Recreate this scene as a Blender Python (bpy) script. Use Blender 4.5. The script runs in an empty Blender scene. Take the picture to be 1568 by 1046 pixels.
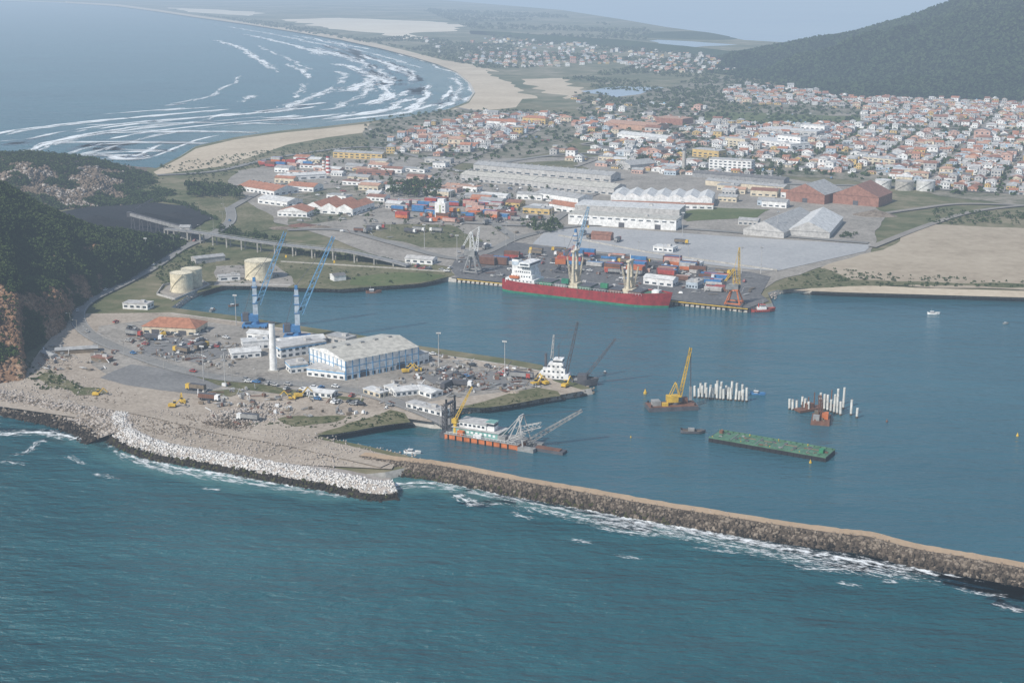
import bpy, math, random, bmesh
import numpy as np
from mathutils import Vector, Matrix, noise as mnoise
from mathutils.geometry import tessellate_polygon
random.seed(7); rng=np.random.default_rng(7)
H=210.0; F=2178.0; CU,CV=784.0,523.0
PITCH=math.atan(563/2178.0); cp,sp=math.cos(PITCH),math.sin(PITCH)
# survey helpers: ground position of a plan point read off the aerial photo
def P(u,v,z=0.0):
    a=(u-CU)/F; b=(v-CV)/F
    t=(z-H)/(-sp-b*cp); return (a*t,(cp-b*sp)*t)
def PD(u,v,d):
    a=(u-CU)/F; b=(v-CV)/F; t=d/(cp-b*sp); return (a*t,d,H+(-sp-b*cp)*t)
def Q(x,y,z):
    dz=z-H; f=y*cp-dz*sp; up=y*sp+dz*cp
    return (CU+F*x/f, CV-F*up/f)
GZ=3.0
D=bpy.data; S=bpy.context.scene
# ---------------------------------------------------------------- materials
MC={}
def nn(nt,t,**k):
    n=nt.nodes.new(t)
    for a,b in k.items(): setattr(n,a,b)
    return n
def base(name):
    m=D.materials.new(name); m.use_nodes=True; nt=m.node_tree
    return m,nt,nt.nodes['Principled BSDF']
def solid(name,c,rough=.6,var=.3,sc=.35,metal=0,spec=.3):
    m,nt,b=base(name); L=nt.links
    g=nn(nt,'ShaderNodeNewGeometry'); n=nn(nt,'ShaderNodeTexNoise'); n.inputs['Scale'].default_value=sc; n.inputs['Detail'].default_value=7; n.inputs['Roughness'].default_value=.65
    L.new(g.outputs['Position'],n.inputs['Vector'])
    r=nn(nt,'ShaderNodeValToRGB'); e=r.color_ramp.elements
    e[0].position=.36; e[1].position=.62
    e[0].color=tuple(x*(1-var) for x in c)+(1,); e[1].color=tuple(min(.9,x*(1+var*.35)) for x in c)+(1,)
    L.new(n.outputs['Fac'],r.inputs['Fac']); L.new(r.outputs['Color'],b.inputs['Base Color'])
    b.inputs['Roughness'].default_value=rough; b.inputs['Metallic'].default_value=metal; b.inputs['Specular IOR Level'].default_value=spec
    MC[name]=m; return m
def gmat(name,cols,s1=.012,s2=.15,w=.5,rough=.95,lo=.36,hi=.64,bump=0):
    m,nt,b=base(name); L=nt.links
    g=nn(nt,'ShaderNodeNewGeometry')
    n1=nn(nt,'ShaderNodeTexNoise'); n1.inputs['Scale'].default_value=s1; n1.inputs['Detail'].default_value=8; n1.inputs['Roughness'].default_value=.6
    n2=nn(nt,'ShaderNodeTexNoise'); n2.inputs['Scale'].default_value=s2; n2.inputs['Detail'].default_value=6; n2.inputs['Roughness'].default_value=.65
    for n in (n1,n2): L.new(g.outputs['Position'],n.inputs['Vector'])
    mx=nn(nt,'ShaderNodeMix'); mx.inputs[0].default_value=w
    L.new(n1.outputs['Fac'],mx.inputs[2]); L.new(n2.outputs['Fac'],mx.inputs[3])
    r=nn(nt,'ShaderNodeValToRGB'); cr=r.color_ramp
    k=len(cols)
    for i,c in enumerate(cols):
        pos=lo+(hi-lo)*i/(k-1)
        if i==0: el=cr.elements[0]; el.position=pos
        elif i==k-1: el=cr.elements[-1]; el.position=pos
        else: el=cr.elements.new(pos)
        el.color=tuple(c)+(1,)
    L.new(mx.outputs[0],r.inputs['Fac']); L.new(r.outputs['Color'],b.inputs['Base Color'])
    b.inputs['Roughness'].default_value=rough; b.inputs['Specular IOR Level'].default_value=.15
    if bump:
        bp=nn(nt,'ShaderNodeBump'); bp.inputs['Distance'].default_value=bump; bp.inputs['Strength'].default_value=1
        L.new(n2.outputs['Fac'],bp.inputs['Height']); L.new(bp.outputs['Normal'],b.inputs['Normal'])
    MC[name]=m
COL={'white':(.80,.80,.78),'cream':(.64,.56,.42),'tank':(.72,.65,.48),'pink':(.56,.37,.30),'yellow':(.60,.43,.17),'paleblue':(.45,.52,.58),
'lgrey':(.48,.47,.45),'grey':(.27,.27,.27),'dgrey':(.10,.10,.11),'black':(.025,.025,.028),'glass':(.04,.055,.07),
'tile':(.40,.18,.105),'tileb':(.26,.13,.09),'tilep':(.48,.29,.20),'fibro':(.37,.37,.36),'roofw':(.62,.62,.60),'roofbeige':(.50,.48,.42),'roofdark':(.17,.165,.16),
'brick':(.30,.15,.11),'blue':(.06,.20,.42),'craneblue':(.14,.34,.55),'lblue':(.25,.42,.56),'red':(.40,.07,.055),'shipred':(.30,.03,.032),'green':(.04,.22,.11),'boot':(.03,.20,.12),
'orange':(.56,.17,.06),'cyellow':(.64,.42,.06),'rust':(.18,.09,.06),'steel':(.30,.30,.29),'concrete':(.42,.40,.36),'pile':(.66,.65,.60),'teal':(.20,.40,.36),
'deckgreen':(.09,.19,.12),'coal':(.02,.02,.022),'wood':(.20,.16,.115),'window':(.06,.08,.10),'lime':(.30,.38,.14)}
for k,c in COL.items():
    solid(k,c, rough=.35 if k in('glass','window') else .6)
def M(k): return MC[k]
gmat('land_ground',[(.06,.075,.03),(.10,.11,.05),(.17,.155,.09),(.27,.23,.155)],.006,.06,.45)
gmat('far_ground',[(.07,.088,.045),(.11,.12,.065),(.18,.17,.105),(.27,.24,.175)],.003,.02,.45,lo=.38,hi=.62)
gmat('sand',[(.40,.33,.235),(.50,.42,.31),(.58,.50,.38)],.01,.2)
gmat('dune_sand',[(.62,.54,.42),(.74,.67,.54)],.004,.03)
gmat('grass',[(.065,.075,.03),(.10,.105,.048),(.165,.15,.085),(.22,.195,.13)],.03,.35)
gmat('grass_bright',[(.07,.095,.033),(.10,.125,.045),(.15,.15,.075)],.03,.25)
gmat('port_dirt',[(.16,.145,.125),(.245,.225,.195),(.31,.285,.25),(.39,.36,.315)],.035,.45,.6)
gmat('dirt_tan',[(.21,.175,.135),(.32,.27,.215),(.39,.335,.27),(.46,.40,.33)],.03,.5,.55)
gmat('path_tan',[(.36,.26,.17),(.45,.34,.23)],.05,.6)
gmat('asphalt',[(.14,.138,.135),(.19,.187,.182),(.25,.245,.235)],.03,.5)
gmat('apron',[(.09,.09,.092),(.13,.128,.128),(.20,.195,.19)],.04,.5,.6)
gmat('yard_paving',[(.29,.295,.30),(.36,.365,.365),(.42,.42,.41)],.02,.4,.55)
gmat('town_ground',[(.07,.085,.04),(.13,.13,.085),(.24,.215,.17),(.32,.29,.24)],.02,.12)
gmat('road_mat',[(.17,.165,.155),(.22,.215,.20),(.27,.26,.245)],.05,.5)
gmat('street_mat',[(.21,.195,.175),(.30,.275,.24)],.03,.3)
gmat('sandfield',[(.26,.21,.15),(.37,.31,.23),(.44,.38,.29)],.012,.12,.5,lo=.32,hi=.66)
gmat('rockmat',[(.11,.085,.065),(.19,.155,.12),(.29,.245,.20)],.2,1.0)
gmat('rockdark',[(.05,.04,.031),(.085,.068,.052),(.14,.112,.088)],.2,.8)
gmat('rockwet',[(.02,.018,.015),(.045,.037,.03)],.2,.8)
gmat('rockalgae',[(.035,.037,.016),(.06,.062,.026),(.085,.068,.04)],.2,.8)
gmat('rockpale',[(.25,.215,.185),(.37,.33,.29),(.45,.41,.37)],.2,1.2)
gmat('tetra',[(.48,.47,.44),(.64,.62,.59),(.74,.73,.70)],.2,1.5)
gmat('hillrock',[(.07,.055,.038),(.13,.10,.07),(.20,.155,.115),(.27,.235,.20)],.03,.25,.6,bump=1)
gmat('cliff_earth',[(.09,.055,.03),(.18,.105,.06),(.27,.165,.10),(.34,.24,.165)],.04,.3,.6,bump=1)
gmat('hillsoil',[(.03,.045,.016),(.055,.065,.026),(.10,.085,.045)],.02,.2,bump=2)
gmat('farforest',[(.016,.032,.015),(.028,.048,.02),(.045,.065,.026)],.012,.08,bump=6)
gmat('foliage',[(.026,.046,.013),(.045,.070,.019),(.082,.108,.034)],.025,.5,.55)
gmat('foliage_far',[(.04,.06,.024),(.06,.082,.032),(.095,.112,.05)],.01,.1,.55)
gmat('foliage_dark',[(.016,.034,.013),(.032,.054,.019),(.055,.076,.028)],.008,.3,.45)
gmat('coalyard',[(.012,.012,.014),(.03,.03,.032)],.03,.3)
gmat('lagoon_mat',[(.30,.38,.46),(.34,.42,.49)],.001,.01,rough=.5)
def water(name,cols,amp,sc,rough,k2=2.4):
    m,nt,b=base(name); L=nt.links
    g=nn(nt,'ShaderNodeNewGeometry')
    mp=nn(nt,'ShaderNodeMapping'); mp.inputs['Rotation'].default_value=(0,0,math.radians(20)); mp.inputs['Scale'].default_value=(.4,1,1)
    L.new(g.outputs['Position'],mp.inputs['Vector'])
    n0=nn(nt,'ShaderNodeTexNoise'); n0.inputs['Scale'].default_value=.008; n0.inputs['Detail'].default_value=10; n0.inputs['Roughness'].default_value=.74
    L.new(mp.outputs[0],n0.inputs['Vector'])
    r=nn(nt,'ShaderNodeValToRGB'); r.color_ramp.elements[0].position=.35; r.color_ramp.elements[1].position=.65
    r.color_ramp.elements[0].color=cols[0]+(1,); r.color_ramp.elements[1].color=cols[1]+(1,)
    L.new(n0.outputs['Fac'],r.inputs['Fac']); L.new(r.outputs['Color'],b.inputs['Base Color'])
    n1=nn(nt,'ShaderNodeTexNoise'); n1.inputs['Scale'].default_value=sc; n1.inputs['Detail'].default_value=5; n1.inputs['Roughness'].default_value=.6
    n2=nn(nt,'ShaderNodeTexNoise'); n2.inputs['Scale'].default_value=sc*.2; n2.inputs['Detail'].default_value=3
    L.new(mp.outputs[0],n1.inputs['Vector']); L.new(mp.outputs[0],n2.inputs['Vector'])
    a=nn(nt,'ShaderNodeMath',operation='MULTIPLY_ADD'); a.inputs[1].default_value=k2
    L.new(n2.outputs['Fac'],a.inputs[0]); L.new(n1.outputs['Fac'],a.inputs[2])
    bp=nn(nt,'ShaderNodeBump'); bp.inputs['Strength'].default_value=1; bp.inputs['Distance'].default_value=amp
    L.new(a.outputs[0],bp.inputs['Height']); L.new(bp.outputs['Normal'],b.inputs['Normal'])
    b.inputs['Roughness'].default_value=rough; b.inputs['IOR'].default_value=1.33
    MC[name]=m
water('ocean_mat',((.006,.068,.088),(.020,.108,.130)),3.0,.30,.18)
water('harbor_mat',((.022,.088,.118),(.034,.115,.148)),.7,.4,.14)
def foam(name,thr,soft,sx,sy,amax=1.0,col=(.82,.85,.85),pk=.5):
    m,nt,b=base(name); L=nt.links
    uv=nn(nt,'ShaderNodeUVMap',uv_map='UVMap'); pr=nn(nt,'ShaderNodeUVMap',uv_map='prof')
    mp=nn(nt,'ShaderNodeMapping'); mp.inputs['Scale'].default_value=(sx,sy,1); L.new(uv.outputs[0],mp.inputs['Vector'])
    n=nn(nt,'ShaderNodeTexNoise'); n.inputs['Scale'].default_value=1; n.inputs['Detail'].default_value=8; n.inputs['Roughness'].default_value=.7
    L.new(mp.outputs[0],n.inputs['Vector'])
    sx_=nn(nt,'ShaderNodeSeparateXYZ'); L.new(pr.outputs[0],sx_.inputs[0])
    a=nn(nt,'ShaderNodeMath',operation='MULTIPLY_ADD'); a.inputs[1].default_value=pk; a.inputs[2].default_value=-pk
    L.new(sx_.outputs[0],a.inputs[0])
    s=nn(nt,'ShaderNodeMath',operation='ADD'); L.new(a.outputs[0],s.inputs[0]); L.new(n.outputs['Fac'],s.inputs[1])
    mr=nn(nt,'ShaderNodeMapRange'); mr.inputs['From Min'].default_value=thr; mr.inputs['From Max'].default_value=thr+soft; mr.inputs['To Max'].default_value=amax
    L.new(s.outputs[0],mr.inputs['Value'])
    L.new(mr.outputs[0],b.inputs['Alpha']); b.inputs['Base Color'].default_value=col+(1,); b.inputs['Roughness'].default_value=.9
    MC[name]=m
foam('surf_foam',.36,.14,.014,.07)
foam('surf_thin',.40,.16,.011,.08,.9)
foam('shore_foam',.40,.16,.22,.42)
foam('streak_foam',.43,.16,.16,.5,.75)
foam('wisp_foam',.44,.16,.30,.8,.8,pk=.42)
foam('shallow_tint',.18,.4,.006,.02,.38,(.38,.48,.49))
foam('near_tint',.12,.5,.03,.06,.40,(.16,.38,.36))
# ---------------------------------------------------------------- mesh builder
class MB:
    def __init__(s): s.v=[];s.f=[];s.m=[]
    def add(s,vs,fs,m):
        o=len(s.v); s.v+=[tuple(p) for p in vs]; s.f+=[tuple(i+o for i in f) for f in fs]
        s.m+=[m]*len(fs)
    def box(s,c,d,m,rz=0,top=1.0):
        x,y,z=d[0]/2,d[1]/2,d[2]; ca,sa=math.cos(rz),math.sin(rz); vs=[]
        for k,sc in((0,1),(1,top)):
            for a,b in((-x,-y),(x,-y),(x,y),(-x,y)):
                a*=sc;b*=sc; vs.append((c[0]+a*ca-b*sa,c[1]+a*sa+b*ca,c[2]+k*z))
        s.add(vs,[(3,2,1,0),(4,5,6,7),(0,1,5,4),(1,2,6,5),(2,3,7,6),(3,0,4,7)],m)
    def bar(s,a,b,w,m):
        a=Vector(a);b=Vector(b);d=(b-a).normalized()
        u=d.cross(Vector((0,0,1)))
        if u.length<.01:u=Vector((1,0,0))
        u.normalize(); v=d.cross(u); h=w/2
        vs=[p+u*i*h+v*j*h for p in(a,b) for i,j in((-1,-1),(1,-1),(1,1),(-1,1))]
        s.add(vs,[(3,2,1,0),(4,5,6,7),(0,1,5,4),(1,2,6,5),(2,3,7,6),(3,0,4,7)],m)
    def cyl(s,a,b,r1,r2,n,m,cap=None):
        a=Vector(a);b=Vector(b);d=(b-a).normalized(); u=d.cross(Vector((0,0,1)))
        if u.length<.01:u=Vector((1,0,0))
        u.normalize(); v=d.cross(u); vs=[]
        for p,r in((a,r1),(b,r2)):
            for i in range(n):
                t=2*math.pi*i/n; vs.append(p+u*math.cos(t)*r+v*math.sin(t)*r)
        s.add(vs,[(i,(i+1)%n,n+(i+1)%n,n+i) for i in range(n)],m)
        s.add(vs,[tuple(range(n-1,-1,-1)),tuple(range(n,2*n))],cap or m)
    def truss(s,a,b,w0,w1,n,bw,m):
        a=Vector(a);b=Vector(b);d=(b-a).normalized(); u=d.cross(Vector((0,0,1)))
        if u.length<.01:u=Vector((1,0,0))
        u.normalize(); v=d.cross(u); R=[]
        for i in range(n+1):
            t=i/n; p=a.lerp(b,t); w=(w0+(w1-w0)*t)/2
            R.append([p+u*i_*w+v*j*w for i_,j in((-1,-1),(1,-1),(1,1),(-1,1))])
        for i in range(n):
            for k in range(4):
                s.bar(R[i][k],R[i+1][k],bw,m); s.bar(R[i][k],R[i+1][(k+1)%4],bw*.6,m)
    def gable(s,x0,y0,x1,y1,z,hr,mr,mw,axis='x',ov=.4):
        if axis=='x':
            ym=(y0+y1)/2
            vs=[(x0-ov,y0-ov,z),(x1+ov,y0-ov,z),(x1+ov,y1+ov,z),(x0-ov,y1+ov,z),(x0-ov,ym,z+hr),(x1+ov,ym,z+hr)]
        else:
            xm=(x0+x1)/2
            vs=[(x1+ov,y0-ov,z),(x1+ov,y1+ov,z),(x0-ov,y1+ov,z),(x0-ov,y0-ov,z),(xm,y0-ov,z+hr),(xm,y1+ov,z+hr)]
        s.add(vs,[(0,1,5,4),(2,3,4,5)],mr); s.add(vs,[(0,4,3),(1,2,5),(3,2,1,0)],mw)
    def hip(s,x0,y0,x1,y1,z,hr,mr,ov=.5):
        x0-=ov;y0-=ov;x1+=ov;y1+=ov; w=x1-x0;d=y1-y0
        if w>=d: k=d*.42; a=(x0+k,(y0+y1)/2,z+hr);b=(x1-k,(y0+y1)/2,z+hr); fs=[(0,1,5,4),(1,2,5),(2,3,4,5),(3,0,4),(3,2,1,0)]
        else: k=w*.42; a=((x0+x1)/2,y0+k,z+hr);b=((x0+x1)/2,y1-k,z+hr); fs=[(0,1,4),(1,2,5,4),(2,3,5),(3,0,4,5),(3,2,1,0)]
        s.add([(x0,y0,z),(x1,y0,z),(x1,y1,z),(x0,y1,z),a,b],fs,mr)
    def mesh(s,name):
        me=D.meshes.new(name); me.from_pydata(s.v,[],s.f); names=[]
        for k in s.m:
            if k not in names: names.append(k)
        for k in names: me.materials.append(M(k))
        me.polygons.foreach_set('material_index',[names.index(k) for k in s.m]); me.update(); return me
def put(me,name,loc,rz=0,sc=1):
    o=D.objects.new(name,me); o.location=loc; o.rotation_euler=(0,0,rz); o.scale=(sc,sc,sc) if not isinstance(sc,tuple) else sc
    S.collection.objects.link(o); return o
def putuv(me,name,u,v,rz=0,z=GZ,sc=1):
    x,y=P(u,v,z); return put(me,name,(x,y,z),rz,sc)
def npmesh(name,V,Fa,mat):
    me=D.meshes.new(name); n,k=Fa.shape
    me.vertices.add(len(V)); me.vertices.foreach_set('co',np.ascontiguousarray(V,dtype=np.float32).ravel())
    me.loops.add(n*k); me.loops.foreach_set('vertex_index',np.ascontiguousarray(Fa,dtype=np.int32).ravel())
    me.polygons.add(n); me.polygons.foreach_set('loop_start',np.arange(0,n*k,k,dtype=np.int32))
    me.materials.append(M(mat)); me.update(calc_edges=True); me.validate()
    return put(me,name,(0,0,0))
def scatter(name,temps,pos,sc,mat,full=False):
    pos=np.array(pos,dtype=float)
    if len(pos)==0: return
    sc=np.array(sc,dtype=float)
    if sc.ndim==1: sc=np.stack([sc]*3,1)
    pick=rng.integers(0,len(temps),len(pos)); Vs=[];Fs=[];o=0
    for ti,(tv,tf) in enumerate(temps):
        ix=np.where(pick==ti)[0]; n=len(ix)
        if n==0: continue
        if full:
            q=rng.normal(size=(n,4)); q/=np.linalg.norm(q,axis=1)[:,None]; w,x,y,z=q.T
            R=np.stack([1-2*(y*y+z*z),2*(x*y-z*w),2*(x*z+y*w),2*(x*y+z*w),1-2*(x*x+z*z),2*(y*z-x*w),2*(x*z-y*w),2*(y*z+x*w),1-2*(x*x+y*y)],1).reshape(n,3,3)
            V=np.einsum('nij,vj->nvi',R,tv)*sc[ix][:,None,:]
        else:
            a=rng.uniform(0,6.28,n); c,s_=np.cos(a),np.sin(a)
            t=tv[None]*sc[ix][:,None,:]
            V=np.stack([t[...,0]*c[:,None]-t[...,1]*s_[:,None],t[...,0]*s_[:,None]+t[...,1]*c[:,None],t[...,2]],-1)
        V=V+pos[ix][:,None,:]
        Fx=tf[None]+(np.arange(n)*len(tv))[:,None,None]+o
        Vs.append(V.reshape(-1,3)); Fs.append(Fx.reshape(-1,tf.shape[1])); o+=n*len(tv)
    return npmesh(name,np.concatenate(Vs),np.concatenate(Fs),mat)
def ico(sub):
    bm=bmesh.new(); bmesh.ops.create_icosphere(bm,subdivisions=sub,radius=1); bm.verts.ensure_lookup_table()
    V=np.array([v.co[:] for v in bm.verts]); Fa=np.array([[v.index for v in f.verts] for f in bm.faces]); bm.free(); return V,Fa
def rock_t(sub=2):
    V,Fa=ico(sub); e=rng.uniform(.4,.7); V=np.sign(V)*np.abs(V)**e
    V=V*rng.uniform(.5,1.05,3)+rng.normal(0,.09,V.shape); return V,Fa
ROCK=[rock_t() for _ in range(8)]; ROCKS=[rock_t(1) for _ in range(6)]
def tetra_t():
    b=MB(); 
    for d in((0,0,1),(.943,0,-.333),(-.471,.816,-.333),(-.471,-.816,-.333)):
        b.cyl((0,0,0),d,.38,.24,6,'tetra')
    V=np.array(b.v); Fa=np.array([f for f in b.f if len(f)==4]); return V,Fa
TET=[tetra_t()]
def leaf_t(n,size,tall=1.0,trunk=False):
    lob=rng.normal(0,.45,(5,3)); lob[:,2]=np.abs(lob[:,2])*tall+.5*tall
    V=[];Fa=[]
    for i in range(n):
        c=lob[rng.integers(5)]; d=rng.normal(size=3); d/=np.linalg.norm(d); d[2]=abs(d[2])*.9-.15
        p=c+d*rng.uniform(.35,.6)
        u=rng.normal(size=3);u/=np.linalg.norm(u); w=np.cross(u,rng.normal(size=3));w/=np.linalg.norm(w)
        s=size*rng.uniform(.6,1.3); o=len(V)
        V+=[p-u*s-w*s*.6,p+u*s-w*s*.7,p+u*s*.8+w*s,p-u*s*.7+w*s*.8]; Fa.append([o,o+1,o+2,o+3])
    if trunk:
        for a in range(3):
            t=a*2.1; o=len(V)
            V+=[np.array([.08*math.cos(t),.08*math.sin(t),-.6]),np.array([.08*math.cos(t+2),.08*math.sin(t+2),-.6]),np.array([.04*math.cos(t+2),.04*math.sin(t+2),.9]),np.array([.04*math.cos(t),.04*math.sin(t),.9])]; Fa.append([o,o+1,o+2,o+3])
    return np.array(V),np.array(Fa)
BUSH=[leaf_t(30,.28) for _ in range(6)]
TREE=[leaf_t(46,.24,1.5,True) for _ in range(6)]
FART=[leaf_t(14,.42,.7) for _ in range(6)]
def inpoly(x,y,poly):
    c=False; j=len(poly)-1
    for i in range(len(poly)):
        xi,yi=poly[i][:2];xj,yj=poly[j][:2]
        if (yi>y)!=(yj>y) and x<(xj-xi)*(y-yi)/(yj-yi)+xi: c=not c
        j=i
    return c
def W(poly,z=GZ): return [P(u,v,z) for u,v in poly]
def sample(poly,n):
    w=W(poly); xs=[p[0] for p in w];ys=[p[1] for p in w]; out=[];k=0
    while len(out)<n and k<n*40:
        k+=1; x=random.uniform(min(xs),max(xs));y=random.uniform(min(ys),max(ys))
        if inpoly(x,y,w): out.append((x,y))
    return out
def jit(w,step,amp):
    out=[]
    n=len(w)
    for i in range(n):
        a=Vector(w[i]);b=Vector(w[(i+1)%n]); L=(b-a).length; k=max(1,min(60,int(L/step)))
        d=(b-a).normalized() if L>0 else Vector((1,0)); nr=Vector((-d.y,d.x))
        for j in range(k):
            p=a.lerp(b,j/k)
            if amp: p=p+nr*amp*2*mnoise.noise(Vector((p.x/(step*3),p.y/(step*3),3.3)))
            out.append((p.x,p.y))
    return out
def sheet(name,poly,mat,z,jstep=0,amp=0,pz=GZ):
    w=W(poly,pz)
    if jstep: w=jit(w,jstep,amp)
    t=tessellate_polygon([[Vector((x,y,0)) for x,y in w]])
    me=D.meshes.new(name); fs=[]
    for a,b,c in t:
        A,B,C=w[a],w[b],w[c]
        if (B[0]-A[0])*(C[1]-A[1])-(B[1]-A[1])*(C[0]-A[0])<0: b,c=c,b
        fs.append((a,b,c))
    me.from_pydata([(x,y,z) for x,y in w],[],fs); me.materials.append(M(mat)); me.update()
    return put(me,name,(0,0,0))
def smooth(pts,k=6):
    out=[];n=len(pts); pts=[Vector(p) for p in pts]
    for i in range(n-1):
        p0=pts[max(0,i-1)];p1=pts[i];p2=pts[i+1];p3=pts[min(n-1,i+2)]
        for j in range(k):
            t=j/k; out.append(.5*((2*p1)+(p2-p0)*t+(2*p0-5*p1+4*p2-p3)*t*t+(3*p1-p0-3*p2+p3)*t**3))
    out.append(pts[-1]); return out
def normals(w):
    out=[]
    for i in range(len(w)):
        d=(w[min(len(w)-1,i+1)]-w[max(0,i-1)]); d=Vector((d.x,d.y)).normalized(); out.append(Vector((d.y,-d.x)))
    return out
def ribbon(name,path,width,mat,z,pz=None,k=6,vw=0,world=None):
    w=world or smooth([Vector(P(u,v,z if pz is None else pz)) for u,v in path],k); nr=normals(w)
    V=[];Fa=[];uv=[];pf=[];L=0; L0=random.uniform(0,4000) if vw else 0
    for i,p in enumerate(w):
        if i: L+=(w[i]-w[i-1]).length
        wd=width*(1+vw*mnoise.noise(Vector((p.x*.02,p.y*.02,1))))
        e=min(1,i/(len(w)*.25+.01),(len(w)-1-i)/(len(w)*.25+.01)) if vw else 1
        for j,t in enumerate((-.5,-.25,0,.25,.5)):
            q=p+nr[i]*wd*t; V.append((q.x,q.y,z)); uv.append((L+L0,wd*(t+.5)+z*37)); pf.append(((1-(2*abs(t))**2)*e if vw else 1,0))
    for i in range(len(w)-1):
        for j in range(4):
            o=i*5+j; Fa.append((o,o+5,o+6,o+1))
    me=D.meshes.new(name); me.from_pydata(V,[],Fa); me.materials.append(M(mat))
    a=me.uv_layers.new(name='UVMap'); b=me.uv_layers.new(name='prof')
    for l in me.loops: a.data[l.index].uv=uv[l.vertex_index]; b.data[l.index].uv=pf[l.vertex_index]
    me.update(); return put(me,name,(0,0,0))
# ---------------------------------------------------------------- sea & land
b=MB(); b.add([(-40000,-3000,0),(40000,-3000,0),(40000,44000,0),(-40000,44000,0)],[(0,1,2,3)],'ocean_mat'); put(b.mesh('ocean'),'ocean',(0,0,0))
FARC=[(-400,-8),(0,1),(100,5),(180,10),(240,18),(300,27),(380,38),(450,49),(520,61),(580,74),(630,87),(670,99),(700,111),(720,127),(728,143),(718,158),(685,171),(625,182),(560,190),(500,197),(430,204),(360,214),(300,228),(277,243),(240,262)]
LAND=FARC+[(200,262),(120,250),(0,248),(-300,252),(-900,300),(-1200,420),(-900,560),(-400,640),(0,630),(100,645),(174,664),(196,684),(300,706),(430,726),(540,738),(590,733),(640,722),(640,712),(610,704),(560,692),(500,680),(480,674),(520,665),(575,654),(620,647),(665,655),(694,657),(700,634),(740,629),(800,619),(850,612),(905,603),(885,596),(845,580),(830,567),(775,557),(640,537),(560,522),(470,508),(370,492),(262,478),(290,458),(322,442),(380,441),(450,444),(520,446),(590,441),(640,436),(675,430),(700,432),(775,440),(1010,464),(1145,478),(1182,471),(1175,455),(1205,447),(1290,450),(1400,453),(1568,458),(2200,475),(3200,200),(3400,-8),(2600,-18),(-400,-18)]
def land():
    w=W(LAND,0); t=tessellate_polygon([[Vector((x,y,0)) for x,y in w]]); n=len(w); V=[(x,y,GZ) for x,y in w]
    area=sum(w[i][0]*w[(i+1)%n][1]-w[(i+1)%n][0]*w[i][1] for i in range(n)); sg=1 if area>0 else -1
    for i in range(n):
        a=Vector(w[i-1]);c=Vector(w[(i+1)%n]);d=(c-a).normalized(); nr=Vector((d.y,-d.x))*sg
        far=2.0 if w[i][1]<1000 else 8.0
        V.append((w[i][0]+nr.x*far,w[i][1]+nr.y*far,-1.5))
    fs=[]
    for a,b_,c in t:
        A,B,C=w[a],w[b_],w[c]
        if (B[0]-A[0])*(C[1]-A[1])-(B[1]-A[1])*(C[0]-A[0])<0: b_,c=c,b_
        fs.append((a,b_,c))
    me=D.meshes.new('ground'); me.from_pydata(V,[],fs+[(i,(i+1)%n,n+(i+1)%n,n+i) for i in range(n)])
    me.materials.append(M('land_ground')); me.materials.append(M('concrete'))
    for p in me.polygons:
        if len(p.vertices)==4: p.material_index=1
    me.update(); put(me,'ground',(0,0,0))
land()
sheet('harbor_water',[(620,712),(800,745),(1100,795),(1350,835),(1568,880),(2400,1010),(3000,600),(1600,440),(1200,440),(1000,455),(690,425),(300,435),(240,475),(450,515),(800,575),(860,600),(690,640),(660,670),(500,660),(470,680)],'harbor_mat',.03,pz=0)
# land cover sheets ---------------------------------------------------
z=[GZ]; DZ=.02
def cover(name,poly,mat,js=12,amp=4):
    z[0]+=DZ; return sheet(name,poly,mat,z[0],js,amp)
cover('plain_ground',[(100,2),(300,22),(450,42),(640,78),(740,100),(870,125),(1000,135),(1130,120),(1300,60),(1500,30),(1200,0),(700,-12),(100,-12)],'far_ground',80,40)
cover('beach_sand',[(100,3),(180,7),(240,15),(300,24),(380,35),(450,45),(520,56),(580,68),(630,80),(680,93),(730,100),(790,118),(870,140),(850,150),(800,152),(790,165),(740,170),(700,180),(640,192),(560,203),(500,211),(440,222),(400,236),(340,255),(240,268),(235,264),(277,242),(300,228),(360,214),(430,204),(500,197),(560,190),(625,182),(685,171),(718,158),(728,143),(720,127),(700,111),(670,99),(630,87),(580,74),(520,61),(450,49),(380,38),(300,27),(240,18),(180,10),(100,5)],'sand',0,0)
cover('sand_dunes',[(440,30),(520,28),(620,32),(715,38),(700,46),(640,52),(645,60),(600,60),(560,50),(480,40)],'dune_sand',60,45)
cover('sand_dunes',[(250,12),(330,15),(400,20),(380,25),(300,20)],'dune_sand',60,30)
cover('beach_scrub',[(740,108),(860,118),(930,150),(900,170),(830,165),(800,140)],'far_ground',20,15)
cover('beach_scrub',[(800,122),(860,120),(900,140),(870,152),(830,140)],'sand',20,18)
cover('lagoon',[(-200,-30),(480,-24),(600,-6),(740,6),(860,16),(950,30),(1020,42),(1080,50),(1140,62),(1210,66),(1290,50),(1700,20),(2600,-5),(2600,-30)],'lagoon_mat',0,0)
cover('lagoon',[(1000,62),(1060,64),(1130,69),(1060,73),(1010,69)],'lagoon_mat',60,20)
cover('pond',[(890,140),(950,133),(1010,134),(1060,146),(1045,158),(990,153),(940,148)],'lagoon_mat',20,8)
cover('pond',[(880,146),(960,158),(1040,164),(1030,168),(940,162),(878,152)],'grass',20,8)
cover('town_soil',[(560,190),(700,168),(860,172),(900,185),(880,215),(850,235),(700,250),(560,240)],'town_ground',20,8)
cover('town_soil',[(880,165),(1100,118),(1250,140),(1568,160),(2100,180),(2200,340),(1568,320),(1440,300),(1300,275),(1000,260),(920,235)],'town_ground',20,8)
cover('football_field',[(1080,172),(1150,173),(1320,180),(1318,190),(1200,189),(1075,184)],'grass_bright',0,0)
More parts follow.
